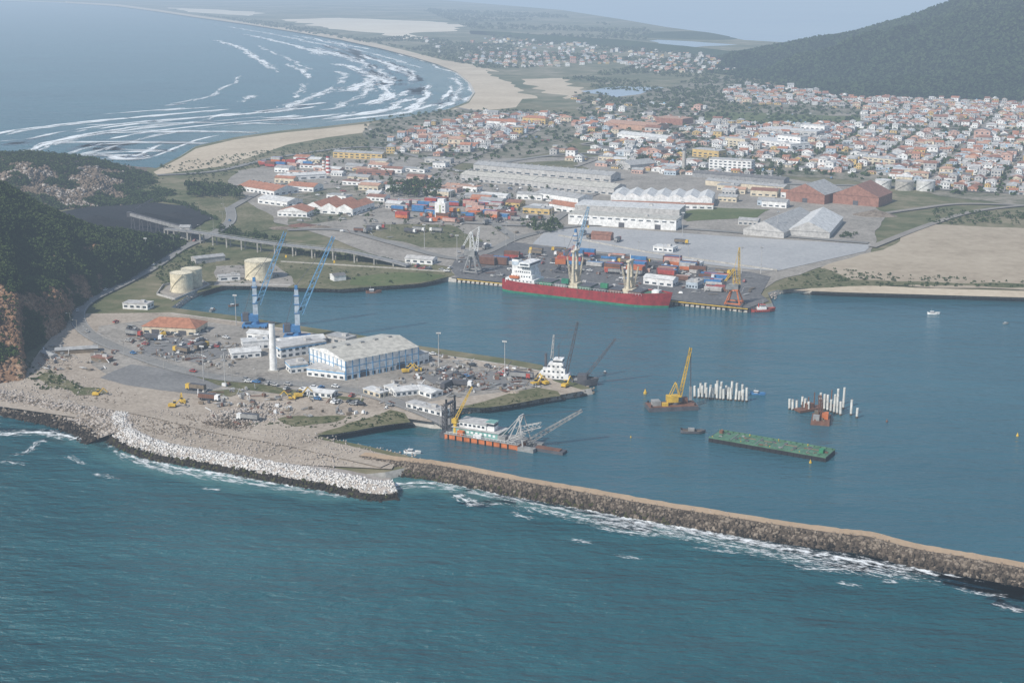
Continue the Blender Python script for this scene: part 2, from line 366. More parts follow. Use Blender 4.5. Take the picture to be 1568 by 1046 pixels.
cover('port_ground',[(360,262),(520,238),(700,245),(920,240),(1100,262),(1340,290),(1350,345),(1330,395),(1200,425),(1150,450),(1010,455),(700,425),(690,410),(600,398),(440,345),(350,318)],'port_dirt',15,4)
cover('grass_field',[(290,292),(365,298),(420,335),(430,350),(360,360),(330,335)],'grass',12,4)
cover('grass_field',[(430,300),(560,282),(590,300),(540,338),(440,345)],'town_ground',12,4)
cover('grass_field',[(555,345),(690,345),(740,370),(720,380),(650,378),(560,362)],'grass',12,4)
cover('grass_field',[(640,250),(760,252),(880,246),(900,262),(700,266)],'grass',12,4)
cover('grass_field',[(330,398),(430,384),(600,404),(690,412),(695,422),(640,434),(590,438),(520,443),(340,438),(300,450),(310,420)],'grass',10,3)
cover('paved_yard',[(330,408),(420,404),(452,436),(440,441),(330,438)],'port_dirt',8,2)
cover('paved_yard',[(245,448),(262,436),(306,425),(322,436),(290,452),(262,462)],'port_dirt',8,2)
cover('grass_field',[(540,424),(600,419),(680,422),(640,431),(590,437),(540,438)],'grass_bright',10,4)
cover('grass_field',[(1090,318),(1180,322),(1160,334),(1050,340),(1040,326)],'grass_bright',10,2)
cover('grass_field',[(1100,160),(1180,160),(1160,172),(1090,172)],'grass',10,3)
cover('paved_yard',[(905,348),(1100,362),(1335,376),(1325,386),(1190,416),(1150,414),(990,395),(815,375),(835,355)],'yard_paving',0,0)
cover('quay_apron',[(690,412),(700,392),(790,372),(830,378),(990,398),(1150,418),(1180,425),(1165,452),(1178,462),(1145,473),(1010,459),(775,434),(700,427)],'apron',0,0)
cover('sand_field',[(1262,412),(1300,395),(1370,375),(1420,345),(1568,350),(2200,370),(2200,462),(1568,446),(1400,440),(1290,430)],'sandfield',14,6)
cover('beach_sand',[(1215,446),(1300,436),(1400,442),(1568,447),(2200,465),(2200,474),(1568,457),(1400,452),(1290,449)],'sand',0,0)
cover('scrub_strip',[(1205,430),(1262,412),(1300,430),(1450,434),(1568,436),(1568,441),(1400,436),(1300,440),(1190,446)],'grass',10,4)
cover('port_ground',[(110,482),(262,480),(370,494),(470,510),(640,539),(775,560),(830,570),(848,585),(895,600),(800,616),(700,628),(660,648),(620,642),(500,664),(480,672),(560,690),(610,702),(600,720),(430,712),(300,696),(200,672),(180,650),(0,624),(-100,600),(-100,590),(30,585),(60,540)],'dirt_tan',0,0)
cover('paved_yard',[(150,500),(260,490),(370,500),(470,515),(640,545),(820,578),(840,592),(700,612),(640,620),(500,600),(330,610),(180,590),(140,560)],'port_dirt',10,2)
cover('paved_yard',[(200,560),(330,575),(350,592),(300,606),(190,592),(150,580)],'asphalt',10,1)
cover('grass_field',[(480,668),(520,655),(600,628),(625,634),(628,648),(575,655),(510,668)],'grass',8,2)
cover('grass_field',[(350,655),(500,640),(560,636),(520,655),(480,668),(430,660)],'dirt_tan',8,2)
cover('grass_field',[(700,626),(760,612),(820,597),(850,601),(860,609),(800,616),(740,627)],'grass',8,2)
cover('grass_field',[(270,565),(360,585),(450,600),(560,612),(555,618),(440,606),(330,592)],'grass',8,1)
cover('grass_field',[(60,575),(110,582),(160,600),(120,606),(70,596)],'grass',6,5)
cover('grass_field',[(430,646),(480,634),(525,638),(500,652),(450,656)],'grass',5,5)
cover('grass_field',[(320,600),(360,598),(400,604),(350,610)],'grass',5,4)
cover('dark_ground',[(230,515),(300,520),(350,545),(300,560),(220,545)],'asphalt',8,3)
cover('dark_ground',[(650,570),(780,572),(815,590),(720,600),(660,590)],'asphalt',8,3)
cover('coal_yard',[(90,326),(160,316),(240,312),(300,318),(325,335),(300,352),(250,362),(190,362),(110,358)],'coalyard',8,3)
# roads ---------------------------------------------------------------
def road(path,w,mat='road_mat',name='road'):
    z[0]+=DZ; ribbon(name,path,w,mat,z[0]); return z[0]
R1=[(352,318),(352,340),(318,362),(278,380),(236,408),(188,434),(140,458),(120,478),(124,500),(150,520),(205,543),(265,563),(330,577),(400,584),(470,589),(560,602),(640,628),(690,650)]
zr=road(R1,9); 
for off in(-4.2,4.2):
    w_=smooth([Vector(P(u,v,GZ)) for u,v in R1]); nr=normals(w_); b=MB(); vs=[]
    for p,n in zip(w_,nr):
        q=p+n*off; q2=p+n*(off+.25); vs+=[(q.x,q.y,zr+.03),(q2.x,q2.y,zr+.03)]
    b.add(vs,[(2*i,2*i+2,2*i+3,2*i+1) for i in range(len(w_)-1)],'lgrey'); put(b.mesh('road_marking'),'road_marking',(0,0,0))
road([(440,352),(520,352),(600,372),(690,395),(740,388),(800,362),(900,345),(1050,350),(1330,372)],8)
road([(240,268),(330,262),(430,240),(560,225),(640,240),(705,262),(760,250),(900,235),(1040,262),(1180,280),(1340,285),(1568,296),(2000,310)],9)
road([(350,320),(420,285),(520,262),(640,275),(700,300),(760,345),(790,365)],8)
road([(860,172),(820,200),(760,225),(700,250),(640,275)],8,'street_mat')
road([(700,165),(780,178),(880,180),(1000,186),(1150,196),(1300,205)],8,'street_mat')
road([(1335,378),(1420,345),(1500,322),(1620,310)],7,'street_mat')
road([(700,340),(820,345),(860,330),(880,310),(930,290)],7)
road([(1330,330),(1400,320),(1470,312),(1568,314)],7,'street_mat')
road([(20,604),(120,616),(230,634),(340,660),(440,678),(520,696),(590,712)],7,'dirt_tan')
# ---------------------------------------------------------------- banks, rocks
def bank(name,path,offs,mat,pz=5,k=8,mat2=None,j2=3):
    w=smooth([Vector(P(u,v,pz)) for u,v in path],k); nr=normals(w); V=[];Fa=[];m=len(offs)
    for i,p in enumerate(w):
        for o,zz in offs:
            q=p+nr[i]*o; V.append((q.x+random.uniform(-.3,.3),q.y+random.uniform(-.3,.3),zz+(random.uniform(-.1,.1) if zz>0 else 0)))
    mi=[]
    for i in range(len(w)-1):
        for j in range(m-1):
            o=i*m+j; Fa.append((o,o+1,o+m+1,o+m)); mi.append(1 if mat2 and j>=j2 else 0)
    me=D.meshes.new(name); me.from_pydata(V,[],Fa); me.materials.append(M(mat)); me.materials.append(M(mat2 or mat)); me.polygons.foreach_set('material_index',mi); me.update(); put(me,name,(0,0,0))
    seg=[(w[i+1]-w[i]).length for i in range(len(w)-1)]; tot=sum(seg); cum=np.cumsum([0]+seg)
    def pos(s,o):
        d=s*tot; i=min(len(seg)-1,max(0,int(np.searchsorted(cum,d))-1)); t=(d-cum[i])/seg[i]
        p=w[i].lerp(w[i+1],t)+nr[i].lerp(nr[i+1],t)*o
        zz=np.interp(o,[a for a,_ in offs],[c for _,c in offs]); return (p.x,p.y,float(zz))
    return pos,tot
BW=[(560,692),(610,699),(660,704),(720,714),(800,730),(900,747),(1000,765),(1100,781),(1200,797),(1280,808),(1340,815),(1400,831),(1480,845),(1568,861),(1800,905)]
bo=[(-5,-2),(-.6,4.0),(0,4.4),(5.2,4.4),(7.0,3.7),(10.5,1.6),(15,-2)]
pos,L=bank('breakwater',BW,bo,'path_tan',4.4,mat2='rockdark',j2=3)
def rocks(name,pos,L,o0,o1,dens,s0,s1,mat,temps=ROCK,s_rng=(0,1),full=True):
    n=int(L*(s_rng[1]-s_rng[0])*(o1-o0)*dens); ps=[];sc=[]
    for _ in range(n):
        s=random.uniform(*s_rng); o=random.uniform(o0,o1); x,y,zz=pos(s,o); r=random.uniform(s0,s1)*random.choice([1,1,.7])
        ps.append((x,y,zz+random.uniform(-.2,.25)*r)); sc.append(r)
    scatter(name,temps,ps,sc,mat,full)
rocks('breakwater_boulders',pos,L,6.0,9.5,.9,.4,.95,'rockmat')
rocks('breakwater_boulders',pos,L,6.8,12,.75,.45,1.0,'rockdark')
rocks('breakwater_boulders',pos,L,8.0,12,.3,.45,1.0,'rockmat')
rocks('breakwater_boulders',pos,L,10.5,13.8,.75,.45,.95,'rockwet')
rocks('breakwater_boulders',pos,L,10,13.2,.45,.45,.9,'rockalgae',s_rng=(.05,.45))
rocks('breakwater_boulders',pos,L,-4,-1.5,.5,.35,.7,'rockmat')
rocks('breakwater_rubble',pos,L,4.6,6.6,1.0,.15,.45,'rockmat',ROCKS)
rocks('breakwater_rubble',pos,L,.2,5,.12,.1,.3,'rockpale',ROCKS)
TB=[(187,630),(184,644),(202,662),(250,680),(330,694),(430,712),(520,727),(575,739),(602,738)]
tb=[(-9,3.0),(-3,3.8),(0,4.3),(3,4),(7,1.9),(13,-2)]
pos2,L2=bank('tetrapod_bank_core',TB,tb,'rockpale',4.2,mat2='rockwet',j2=4)
rocks('tetrapod_bank',pos2,L2,-2.5,7,1.1,.55,.95,'tetra',TET)
rocks('tetrapod_bank',pos2,L2,-3.5,7,.5,.35,.7,'tetra',ROCKS)
rocks('shore_boulders',pos2,L2,6.8,11.5,.8,.45,.95,'rockwet')
rocks('shore_boulders',pos2,L2,6.5,10,.35,.45,.95,'rockalgae')
LB=[(-200,575),(-60,592),(0,602),(60,612),(120,624),(172,640),(194,658)]
lb=[(-10,3.0),(-3,3.8),(0,4.0),(8,3.2),(16,1.5),(24,-2)]
pos3,L3=bank('rock_shore',LB,lb,'rockpale',4,mat2='rockdark',j2=4)
rocks('shore_boulders',pos3,L3,-8,14,.55,.3,.95,'rockpale')
rocks('shore_boulders',pos3,L3,0,16,.35,.4,1.0,'rockmat')
rocks('shore_boulders',pos3,L3,13,21,.7,.5,1.1,'rockwet')
def shore(name,path,wd,dens,s0,s1,mat,pz=0):
    w=smooth([Vector(P(u,v,pz)) for u,v in path],6); ps=[];sc=[]
    for i in range(len(w)-1):
        L=(w[i+1]-w[i]).length
        for _ in range(int(L*wd*dens)+1):
            p=w[i].lerp(w[i+1],random.random()); r=random.uniform(s0,s1)
            a=random.uniform(-1,1); ps.append((p.x+random.uniform(-wd,wd)/2,p.y+a*wd/2,max(0,.2+(1+a)*1.2))); sc.append(r)
    scatter(name,ROCKS,ps,sc,mat,True)
shore('shore_rocks',[(640,708),(560,692),(500,680),(482,674),(520,665),(575,654),(620,647)],4,.6,.3,.8,'rockpale')
shore('shore_rocks',[(700,634),(740,629),(800,619),(850,612),(905,603),(885,596),(845,580)],4,.6,.3,.9,'rockmat')
shore('shore_rocks',[(322,442),(380,441),(450,444),(520,446),(590,441),(640,436),(675,430)],4,.5,.3,.9,'rockmat')
shore('shore_rocks',[(1180,458),(1205,447),(1290,449),(1350,450)],5,.3,.3,.9,'rockpale')
shore('shore_rocks',[(262,478),(290,458),(322,442)],3,.5,.3,.9,'rockpale')
# ---------------------------------------------------------------- hills
def rs(pts,n):
    pts=[Vector(p) for p in pts]; sm=smooth(pts,10)
    out=[]
    for i in range(n+1):
        f=i*(len(sm)-1)/n; a=min(len(sm)-2,int(f)); out.append(sm[a].lerp(sm[a+1],f-a))
    return out
def hill(name,basep,ridge,back,mat,nx,ny,amp,nsc,pw=.85,z0=2.5,excl=None,mat2=None):
    B=rs([P(u,v,z0)+(z0,) for u,v in basep],nx); R=rs([PD(*r) for r in ridge],nx)
    V=[]
    for i in range(nx+1):
        for j in range(ny+1):
            t=j/ny*1.5
            if t<=1:
                p=B[i].lerp(R[i],t); zz=B[i].z+(R[i].z-B[i].z)*(t**pw)
                k=math.sin(math.pi*min(1,t*1.0))*.8+.2*min(1,t*4)
            else:
                q=(t-1)*2; p=R[i]+Vector((0,back*q,0)); zz=R[i].z+(-3-R[i].z)*(q*q*(3-2*q)); k=.2*(1-q)
            p=Vector((p.x,p.y,zz)); n=mnoise.fractal(Vector((p.x*nsc,p.y*nsc,0)),.9,2.1,6)
            p.z+=n*amp*k; p.x+=n*amp*.5*k; V.append(p)
    Fa=[(i*(ny+1)+j,(i+1)*(ny+1)+j,(i+1)*(ny+1)+j+1,i*(ny+1)+j+1) for i in range(nx) for j in range(ny)]
    me=D.meshes.new(name); me.from_pydata(V,[],Fa); me.materials.append(M(mat)); me.materials.append(M(mat2 or mat)); me.update()
    for p in me.polygons:
        p.use_smooth=True
        if excl:
            c=V[p.vertices[0]]; u,v=Q(*c)
            if excl(u,v,c): p.material_index=1
    put(me,name,(0,0,0))
    def pick(n,ex=None,tmax=1.1):
        out=[]
        for _ in range(n):
            i=random.randrange(nx); j=int(random.random()*ny*min(1,tmax/1.5)); a,b_=random.random(),random.random()
            A=V[i*(ny+1)+j];Bv=V[(i+1)*(ny+1)+j];C=V[i*(ny+1)+j+1]; p=A+(Bv-A)*a+(C-A)*b_
            if ex:
                u,v=Q(*p)
                if ex(u,v,p): continue
            out.append(tuple(p))
        return out
    return pick
pk=hill('headland_hill',[(-500,345),(-100,330),(0,328),(60,325),(130,320),(200,316),(265,312),(335,340)],
 [(-500,225,1400),(-100,234,1420),(0,238,1430),(60,239,1440),(130,247,1460),(195,266,1480),(260,294,1440),(340,337,1340)],160,'hillrock',150,60,9,.02)
def ex(u,v,p):
    n=mnoise.noise(p*.035); return (30<u<190 and 256<v<318 and n>-.1+max(0,(268-v)*.02)) or (-20<u<50 and 250<v<290 and n>.05)
pp=pk(10000,ex); scatter('headland_scrub',BUSH,pp,[random.uniform(1.0,2.6) for _ in pp],'foliage')
rr=[p for p in pk(9000) if ex(*Q(*p),Vector(p))]
scatter('quarry_rocks',ROCKS,rr,[random.uniform(.8,2.6) for _ in rr],'hillrock',True)
rr=[p for p in rr if mnoise.noise(Vector(p)*.05)>.1]
scatter('quarry_rocks',ROCKS,rr,[random.uniform(.8,2.2) for _ in rr],'rockpale',True)
def ex2(u,v,p):
    n=mnoise.noise(p*.05)
    return (v>450 and u<112 and n>-.25 and v<525) or (v>500 and u<42 and n>-.22) or (90<u<160 and 422<v<460 and n>-.1) or n>.5
pk=hill('coastal_hill',[(-500,640),(-100,600),(15,588),(38,578),(28,552),(60,530),(95,508),(112,478),(150,452),(200,428),(245,398),(285,372)],
 [(-500,185,980),(-100,245,970),(-40,268,970),(0,292,960),(25,305,965),(50,320,970),(85,335,975),(120,350,990),(160,358,1010),(205,365,1040),(245,370,1080),(290,374,1150)],120,'hillsoil',170,70,10,.022,.7,excl=ex2,mat2='cliff_earth')
pp=pk(26000,ex2); scatter('hill_scrub',BUSH,pp,[random.uniform(.8,2.5) for _ in pp],'foliage')
rr=[p for p in pk(18000) if ex2(*Q(*p),Vector(p))]
scatter('cliff_rocks',ROCKS,rr,[random.uniform(.6,2.0) for _ in rr],'cliff_earth',True)
rr=rr[::9]; scatter('hill_scrub',BUSH,rr,[random.uniform(.6,1.6) for _ in rr],'foliage')
pk=hill('mountain',[(1085,112),(1150,120),(1210,130),(1280,142),(1360,150),(1450,152),(1568,156),(1700,160),(2000,170),(2600,180)],
 [(1120,96,3300),(1180,80,3300),(1235,68,3300),(1300,60,3250),(1355,49,3200),(1410,32,3150),(1480,6,3100),(1568,-40,3050),(1700,-90,3000),(2000,-150,3000),(2600,-100,3000)],900,'farforest',200,90,60,.004,.8)
pp=pk(32000); scatter('mountain_forest',FART,pp,[random.uniform(4.0,8.0) for _ in pp],'foliage_dark')
pk=hill('far_headland',[(985,58),(1020,60),(1080,62),(1135,62)],[(985,55,4900),(1020,50,4900),(1080,50,4900),(1135,60,4900)],400,'farforest',40,20,10,.003)
pk=hill('far_ridge',[(720,52),(780,58),(870,68),(960,74),(1060,84),(1130,92)],[(720,47,5100),(780,50,4900),(870,57,4500),(960,62,4250),(1060,72,3900),(1130,80,3650)],200,'farforest',60,24,12,.003)
# ---------------------------------------------------------------- trees masses
def trees(name,poly,n,s0,s1,mat='foliage',t=TREE,zz=GZ,clump=None):
    p=sample(poly,n)
    if clump: p=[q for q in p if mnoise.noise(Vector((q[0]*clump,q[1]*clump,2)))>-.05]
    scatter(name,t,[(x,y,zz+.1) for x,y in p],[random.uniform(s0,s1) for _ in p],mat)
trees('tree_grove',[(285,288),(365,294),(372,308),(290,302)],90,2.5,4.2,'foliage')
trees('tree_grove',[(590,288),(640,284),(672,290),(672,306),(600,304)],70,2.5,4.5,'foliage')
trees('hedge_row',[(430,384),(600,402),(600,408),(430,390)],220,1,1.9,'foliage')
trees('tree_grove',[(330,350),(440,372),(440,384),(340,372)],100,1.2,2.6,'foliage')
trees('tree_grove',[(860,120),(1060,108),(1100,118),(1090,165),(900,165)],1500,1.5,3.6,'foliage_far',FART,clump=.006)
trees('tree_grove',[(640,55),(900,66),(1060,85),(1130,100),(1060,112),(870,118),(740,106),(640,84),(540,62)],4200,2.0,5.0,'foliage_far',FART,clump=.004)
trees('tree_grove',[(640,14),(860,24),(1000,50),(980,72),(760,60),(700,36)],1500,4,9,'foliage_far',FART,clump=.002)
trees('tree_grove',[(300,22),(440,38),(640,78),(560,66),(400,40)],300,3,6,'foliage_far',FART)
trees('tree_grove',[(560,185),(690,168),(870,172),(900,190),(880,228),(700,252),(560,242)],600,1.6,3.2,'foliage',FART)
trees('tree_grove',[(880,168),(1100,122),(1250,145),(1568,165),(1700,170),(1750,300),(1440,300),(1300,272),(1000,255),(910,232)],3200,1.7,3.6,'foliage',FART)
trees('tree_grove',[(1160,100),(1260,135),(1400,150),(1300,158),(1180,145),(1100,125)],600,2,4.5,'foliage_dark',FART)
trees('shrub_patch',[(240,255),(440,226),(560,208),(560,235),(430,250),(300,280)],500,.7,1.6,'foliage',BUSH)
trees('tree_grove',[(700,300),(860,300),(890,350),(760,365)],45,1.5,2.8,'foliage')
trees('tree_grove',[(810,348),(850,342),(870,352),(820,362)],26,2,3.4,'foliage')
trees('tree_grove',[(950,245),(1200,262),(1200,275),(950,262)],130,1.6,3.2,'foliage')
trees('tree_grove',[(420,240),(700,250),(900,300),(760,345),(480,345)],150,1.2,2.6,'foliage')
trees('shrub_patch',[(1205,430),(1262,412),(1568,434),(1568,441),(1300,440),(1190,446)],200,.6,1.3,'foliage',BUSH)
trees('shrub_patch',[(1430,322),(1568,326),(1568,345),(1420,344)],180,.8,1.8,'foliage',BUSH)
trees('shrub_patch',[(1290,358),(1312,360),(1310,366),(1288,365)],16,1.2,2,'foliage',BUSH)
trees('shrub_patch',[(520,655),(600,630),(628,640),(570,656)],110,.3,.8,'foliage',BUSH)
trees('shrub_patch',[(350,655),(500,640),(560,636),(520,655),(430,660)],90,.3,.8,'foliage',BUSH)
trees('shrub_patch',[(700,628),(760,614),(850,602),(800,618)],90,.3,.7,'foliage',BUSH)
trees('shrub_patch',[(30,560),(60,560),(140,600),(60,600)],70,.5,1.3,'foliage',BUSH)
trees('shrub_patch',[(235,408),(300,380),(330,380),(310,415),(245,440)],150,.6,1.6,'foliage',BUSH)
trees('shrub_patch',[(330,398),(600,410),(690,420),(600,436),(330,440)],90,.4,1.2,'foliage',BUSH)
trees('shrub_patch',[(560,345),(700,345),(760,372),(650,376)],60,.5,1.2,'foliage',BUSH)
# ---------------------------------------------------------------- houses
walls=['white','white','white','cream','lgrey','yellow','pink','paleblue','white','cream']
roofs=['tile','tile','tileb','tilep','fibro','tilep','roofdark','tileb','fibro','tileb','lgrey','fibro']
def house_mesh():
    b=MB(); w=random.uniform(6.5,13);d=random.uniform(7,11);h=random.choice([3,3,3.2,5.8,6.0]); wl=random.choice(walls);rf=random.choice(roofs)
    b.box((0,0,-.2),(w,d,h+.2),wl); x0,x1,y0,y1=-w/2,w/2,-d/2,d/2
    k=random.random()
    if k<.5: b.gable(x0,y0,x1,y1,h,random.uniform(1.2,2.0),rf,wl,random.choice('xy'))
    elif k<.78: b.hip(x0,y0,x1,y1,h,random.uniform(1.2,1.9),rf)
    else:
        b.box((0,0,h),(w+.3,d+.3,.4),random.choice(['lgrey','fibro','roofw'])); b.box((w*.2,d*.1,h+.4),(1.8,1.8,1.6),random.choice(['lblue','lgrey']))
    for fl in range(1 if h<4 else 2):
        zz=1+fl*2.8
        for i in range(3):
            xx=x0+w*(i+.5)/3
            if fl==0 and i==1: b.box((xx,y0-.02,-.1),(1,.08,2.2),'wood')
            else: b.box((xx,y0-.02,zz),(1.4,.08,1.1),'window')
            b.box((xx,y1+.02,zz),(1.4,.08,1.1),'window')
        for sx in(x0-.02,x1+.02):
            b.box((sx,-d*.2,zz),(.08,1.3,1.1),'window'); b.box((sx,d*.2,zz),(.08,1.3,1.1),'window')
    if random.random()<.5:
        ww=w*.5; xx=random.choice([-1,1])*w*.25; b.box((xx,y0-1.5,-.2),(ww,2.9,2.7),wl); b.box((xx,y0-1.6,2.5),(ww+.4,3.1,.25),rf)
        b.box((xx,y0-2.98,.1),(ww*.6,.08,1.9),'window')
    return b.mesh('house')
HM=[house_mesh() for _ in range(60)]
TH=math.radians(-23); e1=Vector((math.cos(TH),math.sin(TH))); e2=Vector((-math.sin(TH),math.cos(TH)))
streets=MB(); zs=z[0]+.05
occupied=[]
def clear(x,y):
    for (cx,cy,r) in occupied:
        if (x-cx)**2+(y-cy)**2<r*r: return False
    return True
def town(poly,dens,pa=12.8,pb=14.2,st_=True,rot=0):
    w=W(poly); xs=[p[0] for p in w];ys=[p[1] for p in w]; cx,cy=sum(xs)/len(xs),sum(ys)/len(ys)
    R=int(max(max(xs)-min(xs),max(ys)-min(ys))/2*1.4); T=TH+rot
    f1=Vector((math.cos(T),math.sin(T))); f2=Vector((-math.sin(T),math.cos(T)))
    A=0;i=0
    while A<2*R:
        st=(i%6==5) and st_
        Bq=0;j=0
        while Bq<2*R:
            sb=(j%9==8) and st_
            q=Vector((cx,cy))+f1*(A-R)+f2*(Bq-R)
            if inpoly(q.x,q.y,w):
                if st or sb:
                    if st:
                        p=[q-f1*3-f2*pb/2,q+f1*3-f2*pb/2,q+f1*3+f2*pb/2,q-f1*3+f2*pb/2]; zz=zs
                    else:
                        p=[q-f1*pa/2-f2*3,q+f1*pa/2-f2*3,q+f1*pa/2+f2*3,q-f1*pa/2+f2*3]; zz=zs+.03
                    streets.add([(a.x,a.y,zz) for a in p],[(0,1,2,3)],'street_mat')
                elif random.random()<min(.94,dens*(0.82+.8*mnoise.noise(Vector((q.x*.008,q.y*.008,5))))) and clear(q.x,q.y):
                    q=q+f1*random.uniform(-2.6,2.6)+f2*random.uniform(-3.2,3.2)
                    s=random.uniform(.75,1.15)*(1.35 if random.random()<.06 else 1)
                    put(random.choice(HM),'house',(q.x,q.y,GZ),T+random.choice([0,math.pi/2,math.pi,-math.pi/2])+random.uniform(-.12,.12),(s*random.uniform(.9,1.15),s,s*random.uniform(.85,1.3)))
            Bq+=pb if not sb else 10; j+=1
        A+=pa if not st else 9; i+=1
for u,v,r in [(1200,220,35),(1060,215,30),(1120,245,30),(980,200,40),(965,215,30),(1200,180,60)]:
    x,y=P(u,v,GZ); occupied.append((x,y,r))
town([(1070,188),(1320,192),(1330,150),(1568,165),(1700,172),(1720,300),(1568,298),(1450,292),(1350,268),(1230,262),(1130,240),(1060,220)],1.08)
town([(1110,135),(1180,132),(1290,148),(1320,168),(1200,162),(1110,158)],.9,rot=.3)
town([(590,215),(640,195),(720,178),(780,176),(860,178),(870,190),(820,200),(760,228),(680,240),(600,235)],1.02,rot=.2)
town([(880,190),(920,178),(1060,182),(1060,218),(1040,245),(960,245),(890,225)],.7,rot=-.2)
town([(840,225),(1040,245),(1200,262),(1190,278),(1040,268),(900,262),(840,240)],.5)
town([(690,92),(760,80),(880,82),(960,90),(930,102),(760,104)],.75,20,30,False,.4)
town([(940,94),(1080,88),(1140,98),(1120,114),(1000,112)],.75,18,26,False,.2)
town([(740,58),(900,68),(960,82),(860,84),(740,76)],.45,26,44,False)
town([(960,78),(1080,80),(1150,92),(960,92)],.35,24,36,False)
town([(640,60),(740,66),(740,84),(660,80)],.2,26,50,False)
town([(880,150),(1090,165),(1060,182),(900,176)],.15)
town([(1260,150),(1568,158),(1568,168),(1300,160)],.8)
put(streets.mesh('street'),'street',(0,0,0))
# ---------------------------------------------------------------- larger buildings
def bld(name,A,B,depth,h,roof='gable',wall='white',rf='roofw',rh=2.5,n=1,win=0,wz=1.2,wh=1.3,rows=1,band=None,axis='x',door=0,frame=None,rstep=3.0):
    a=Vector(P(*A,GZ));c=Vector(P(*B,GZ)); w=(c-a).length; rz=math.atan2(c.y-a.y,c.x-a.x); b=MB()
    b.box((w/2,depth/2,-.3),(w,depth,h+.3),wall)
    if roof=='gable': b.gable(0,0,w,depth,h,rh,rf,wall,axis)
    elif roof=='hip': b.hip(0,0,w,depth,h,rh,rf)
    elif roof=='multi':
        for i in range(n): b.gable(w*i/n,0,w*(i+1)/n,depth,h,rh,rf,wall,'y',0)
    elif roof=='flat':
        b.box((w/2,depth/2,h),(w+.4,depth+.4,.5),rf); b.box((w*.7,depth*.5,h+.5),(min(3,w*.3),min(3,depth*.3),1.4),'lgrey')
    if roof=='gable' and w>45 and axis=='x':
        for i in range(int(w/9)): b.box((4+i*9,depth/2,h+rh-.25),(2.2,2.0,.9),'steel')
    for r in range(rows):
        zz=wz+r*rstep
        if win:
            for i in range(win):
                xx=w*(i+.5)/win; b.box((xx,-.03,zz),(w/win*.55,.1,wh),'window'); b.box((xx,depth+.03,zz),(w/win*.55,.1,wh),'window')
            k=max(2,int(win*depth/w))
            for i in range(k):
                yy=depth*(i+.5)/k
                for xx in(-.03,w+.03): b.box((xx,yy,zz),(.1,depth/k*.5,wh),'window')
    if band: b.box((w/2,depth/2,h-1.2),(w+.16,depth+.16,.7),band)
    for i in range(door):
        b.box((w*(i+.5)/door,-.05,-.1),(min(5,w/door*.5),.16,min(4.5,h*.7)),'dgrey')
    if frame:
        k=int(w/4)
        for i in range(k+1): b.box((w*i/k,-.14,0),(.42,.24,h-.05),frame)
        k=int(depth/4)
        for i in range(k+1):
            for xx in(-.14,w+.14): b.box((xx,depth*i/k,0),(.24,.42,h-.05),frame)
        for zz in (3.5,7.2): b.box((w/2,-.1,zz),(w,.14,.35),frame); b.box((-.1,depth/2,zz),(.14,depth,.35),frame)
    o=put(b.mesh(name),name,(a.x,a.y,GZ),rz); occupied.append((a.x+w/2,a.y,w/2)); return o
bld('warehouse',(530,584),(641,561),36,11,'gable','white','roofbeige',3.0,frame='craneblue',rows=1,win=12,wz=.9,wh=1.9,door=2)
bld('office_building',(470,577),(528,584),10,5,'flat','white','lgrey',win=6,band='craneblue')
bld('office_building',(445,574),(472,571),12,5,'flat','white','lgrey',win=3,band='craneblue')
bld('annex_building',(641,561),(657,556),20,6,'flat','white','lgrey',win=2)
bld('office_building',(430,551),(500,540),14,6.5,'flat','white','lgrey',win=7,rows=2,band='craneblue')
bld('office_building',(430,535),(498,528),10,4,'gable','white','roofw',1.5,win=6)
bld('workshop_building',(355,552),(400,548),10,4,'gable','white','roofw',1.6,win=4)
bld('workshop_building',(372,538),(412,535),9,5,'flat','white','roofw',win=4)
bld('workshop_building',(378,520),(410,523),8,4,'gable','white','roofw',1.5,win=3)
bld('workshop_building',(500,524),(530,530),9,4,'flat','lgrey','fibro',win=3)
bld('tiled_roof_house',(218,512),(300,516),18,5,'hip','cream','tile',4,win=6,door=2)
bld('shed',(188,473),(226,475),9,3.5,'flat','white','lgrey',win=4)
bld('site_office',(463,607),(508,612),7,3,'gable','white','roofw',1,win=5)
bld('site_office',(588,600),(606,606),6,3,'flat','white','roofw',win=2)
bld('site_office',(606,610),(640,606),9,3.4,'gable','white','roofw',1.2,win=4)
bld('site_office',(632,603),(660,612),8,3.2,'gable','white','roofw',1,win=3)
bld('site_office',(622,626),(676,640),6,3.0,'flat','white','lgrey',win=6)
bld('site_office',(556,604),(582,612),6,3,'flat','cream','roofw',win=3)
bld('shed',(62,545),(78,552),4,2.5,'gable','lgrey','fibro',.8)
bld('shed',(85,545),(150,541),7,3,'gable','wood','fibro',1)
bld('shed',(140,554),(165,557),5,2.5,'flat','wood','tileb')
bld('storage_shed',(512,432),(530,430),8,4,'gable','white','roofdark',1.4)
bld('pump_house',(335,432),(368,430),7,3.5,'flat','white','lgrey',win=2)
bld('warehouse',(300,405),(345,400),10,4,'gable','lgrey','fibro',1.3)
bld('warehouse',(365,292),(420,301),30,5,'gable','white','tile',4,win=9)
bld('warehouse',(395,312),(440,318),20,5,'gable','white','roofw',2.5,win=5)
bld('warehouse',(425,332),(470,334),22,5,'gable','white','tile',4,win=6,axis='y')
bld('warehouse',(468,326),(540,331),42,6,'multi','white','tile',4,n=3,win=6)
bld('warehouse',(440,292),(480,295),18,5,'gable','white','tile',3,win=5)
bld('warehouse',(430,278),(500,274),15,5,'gable','white','roofw',2,win=5)
bld('warehouse',(705,277),(815,287),22,6.5,'gable','lgrey','roofbeige',3,win=12)
bld('warehouse',(815,289),(940,300),26,7,'gable','lgrey','roofbeige',3,win=12)
bld('warehouse',(725,262),(935,280),22,7,'gable','lgrey','fibro',3,win=16)
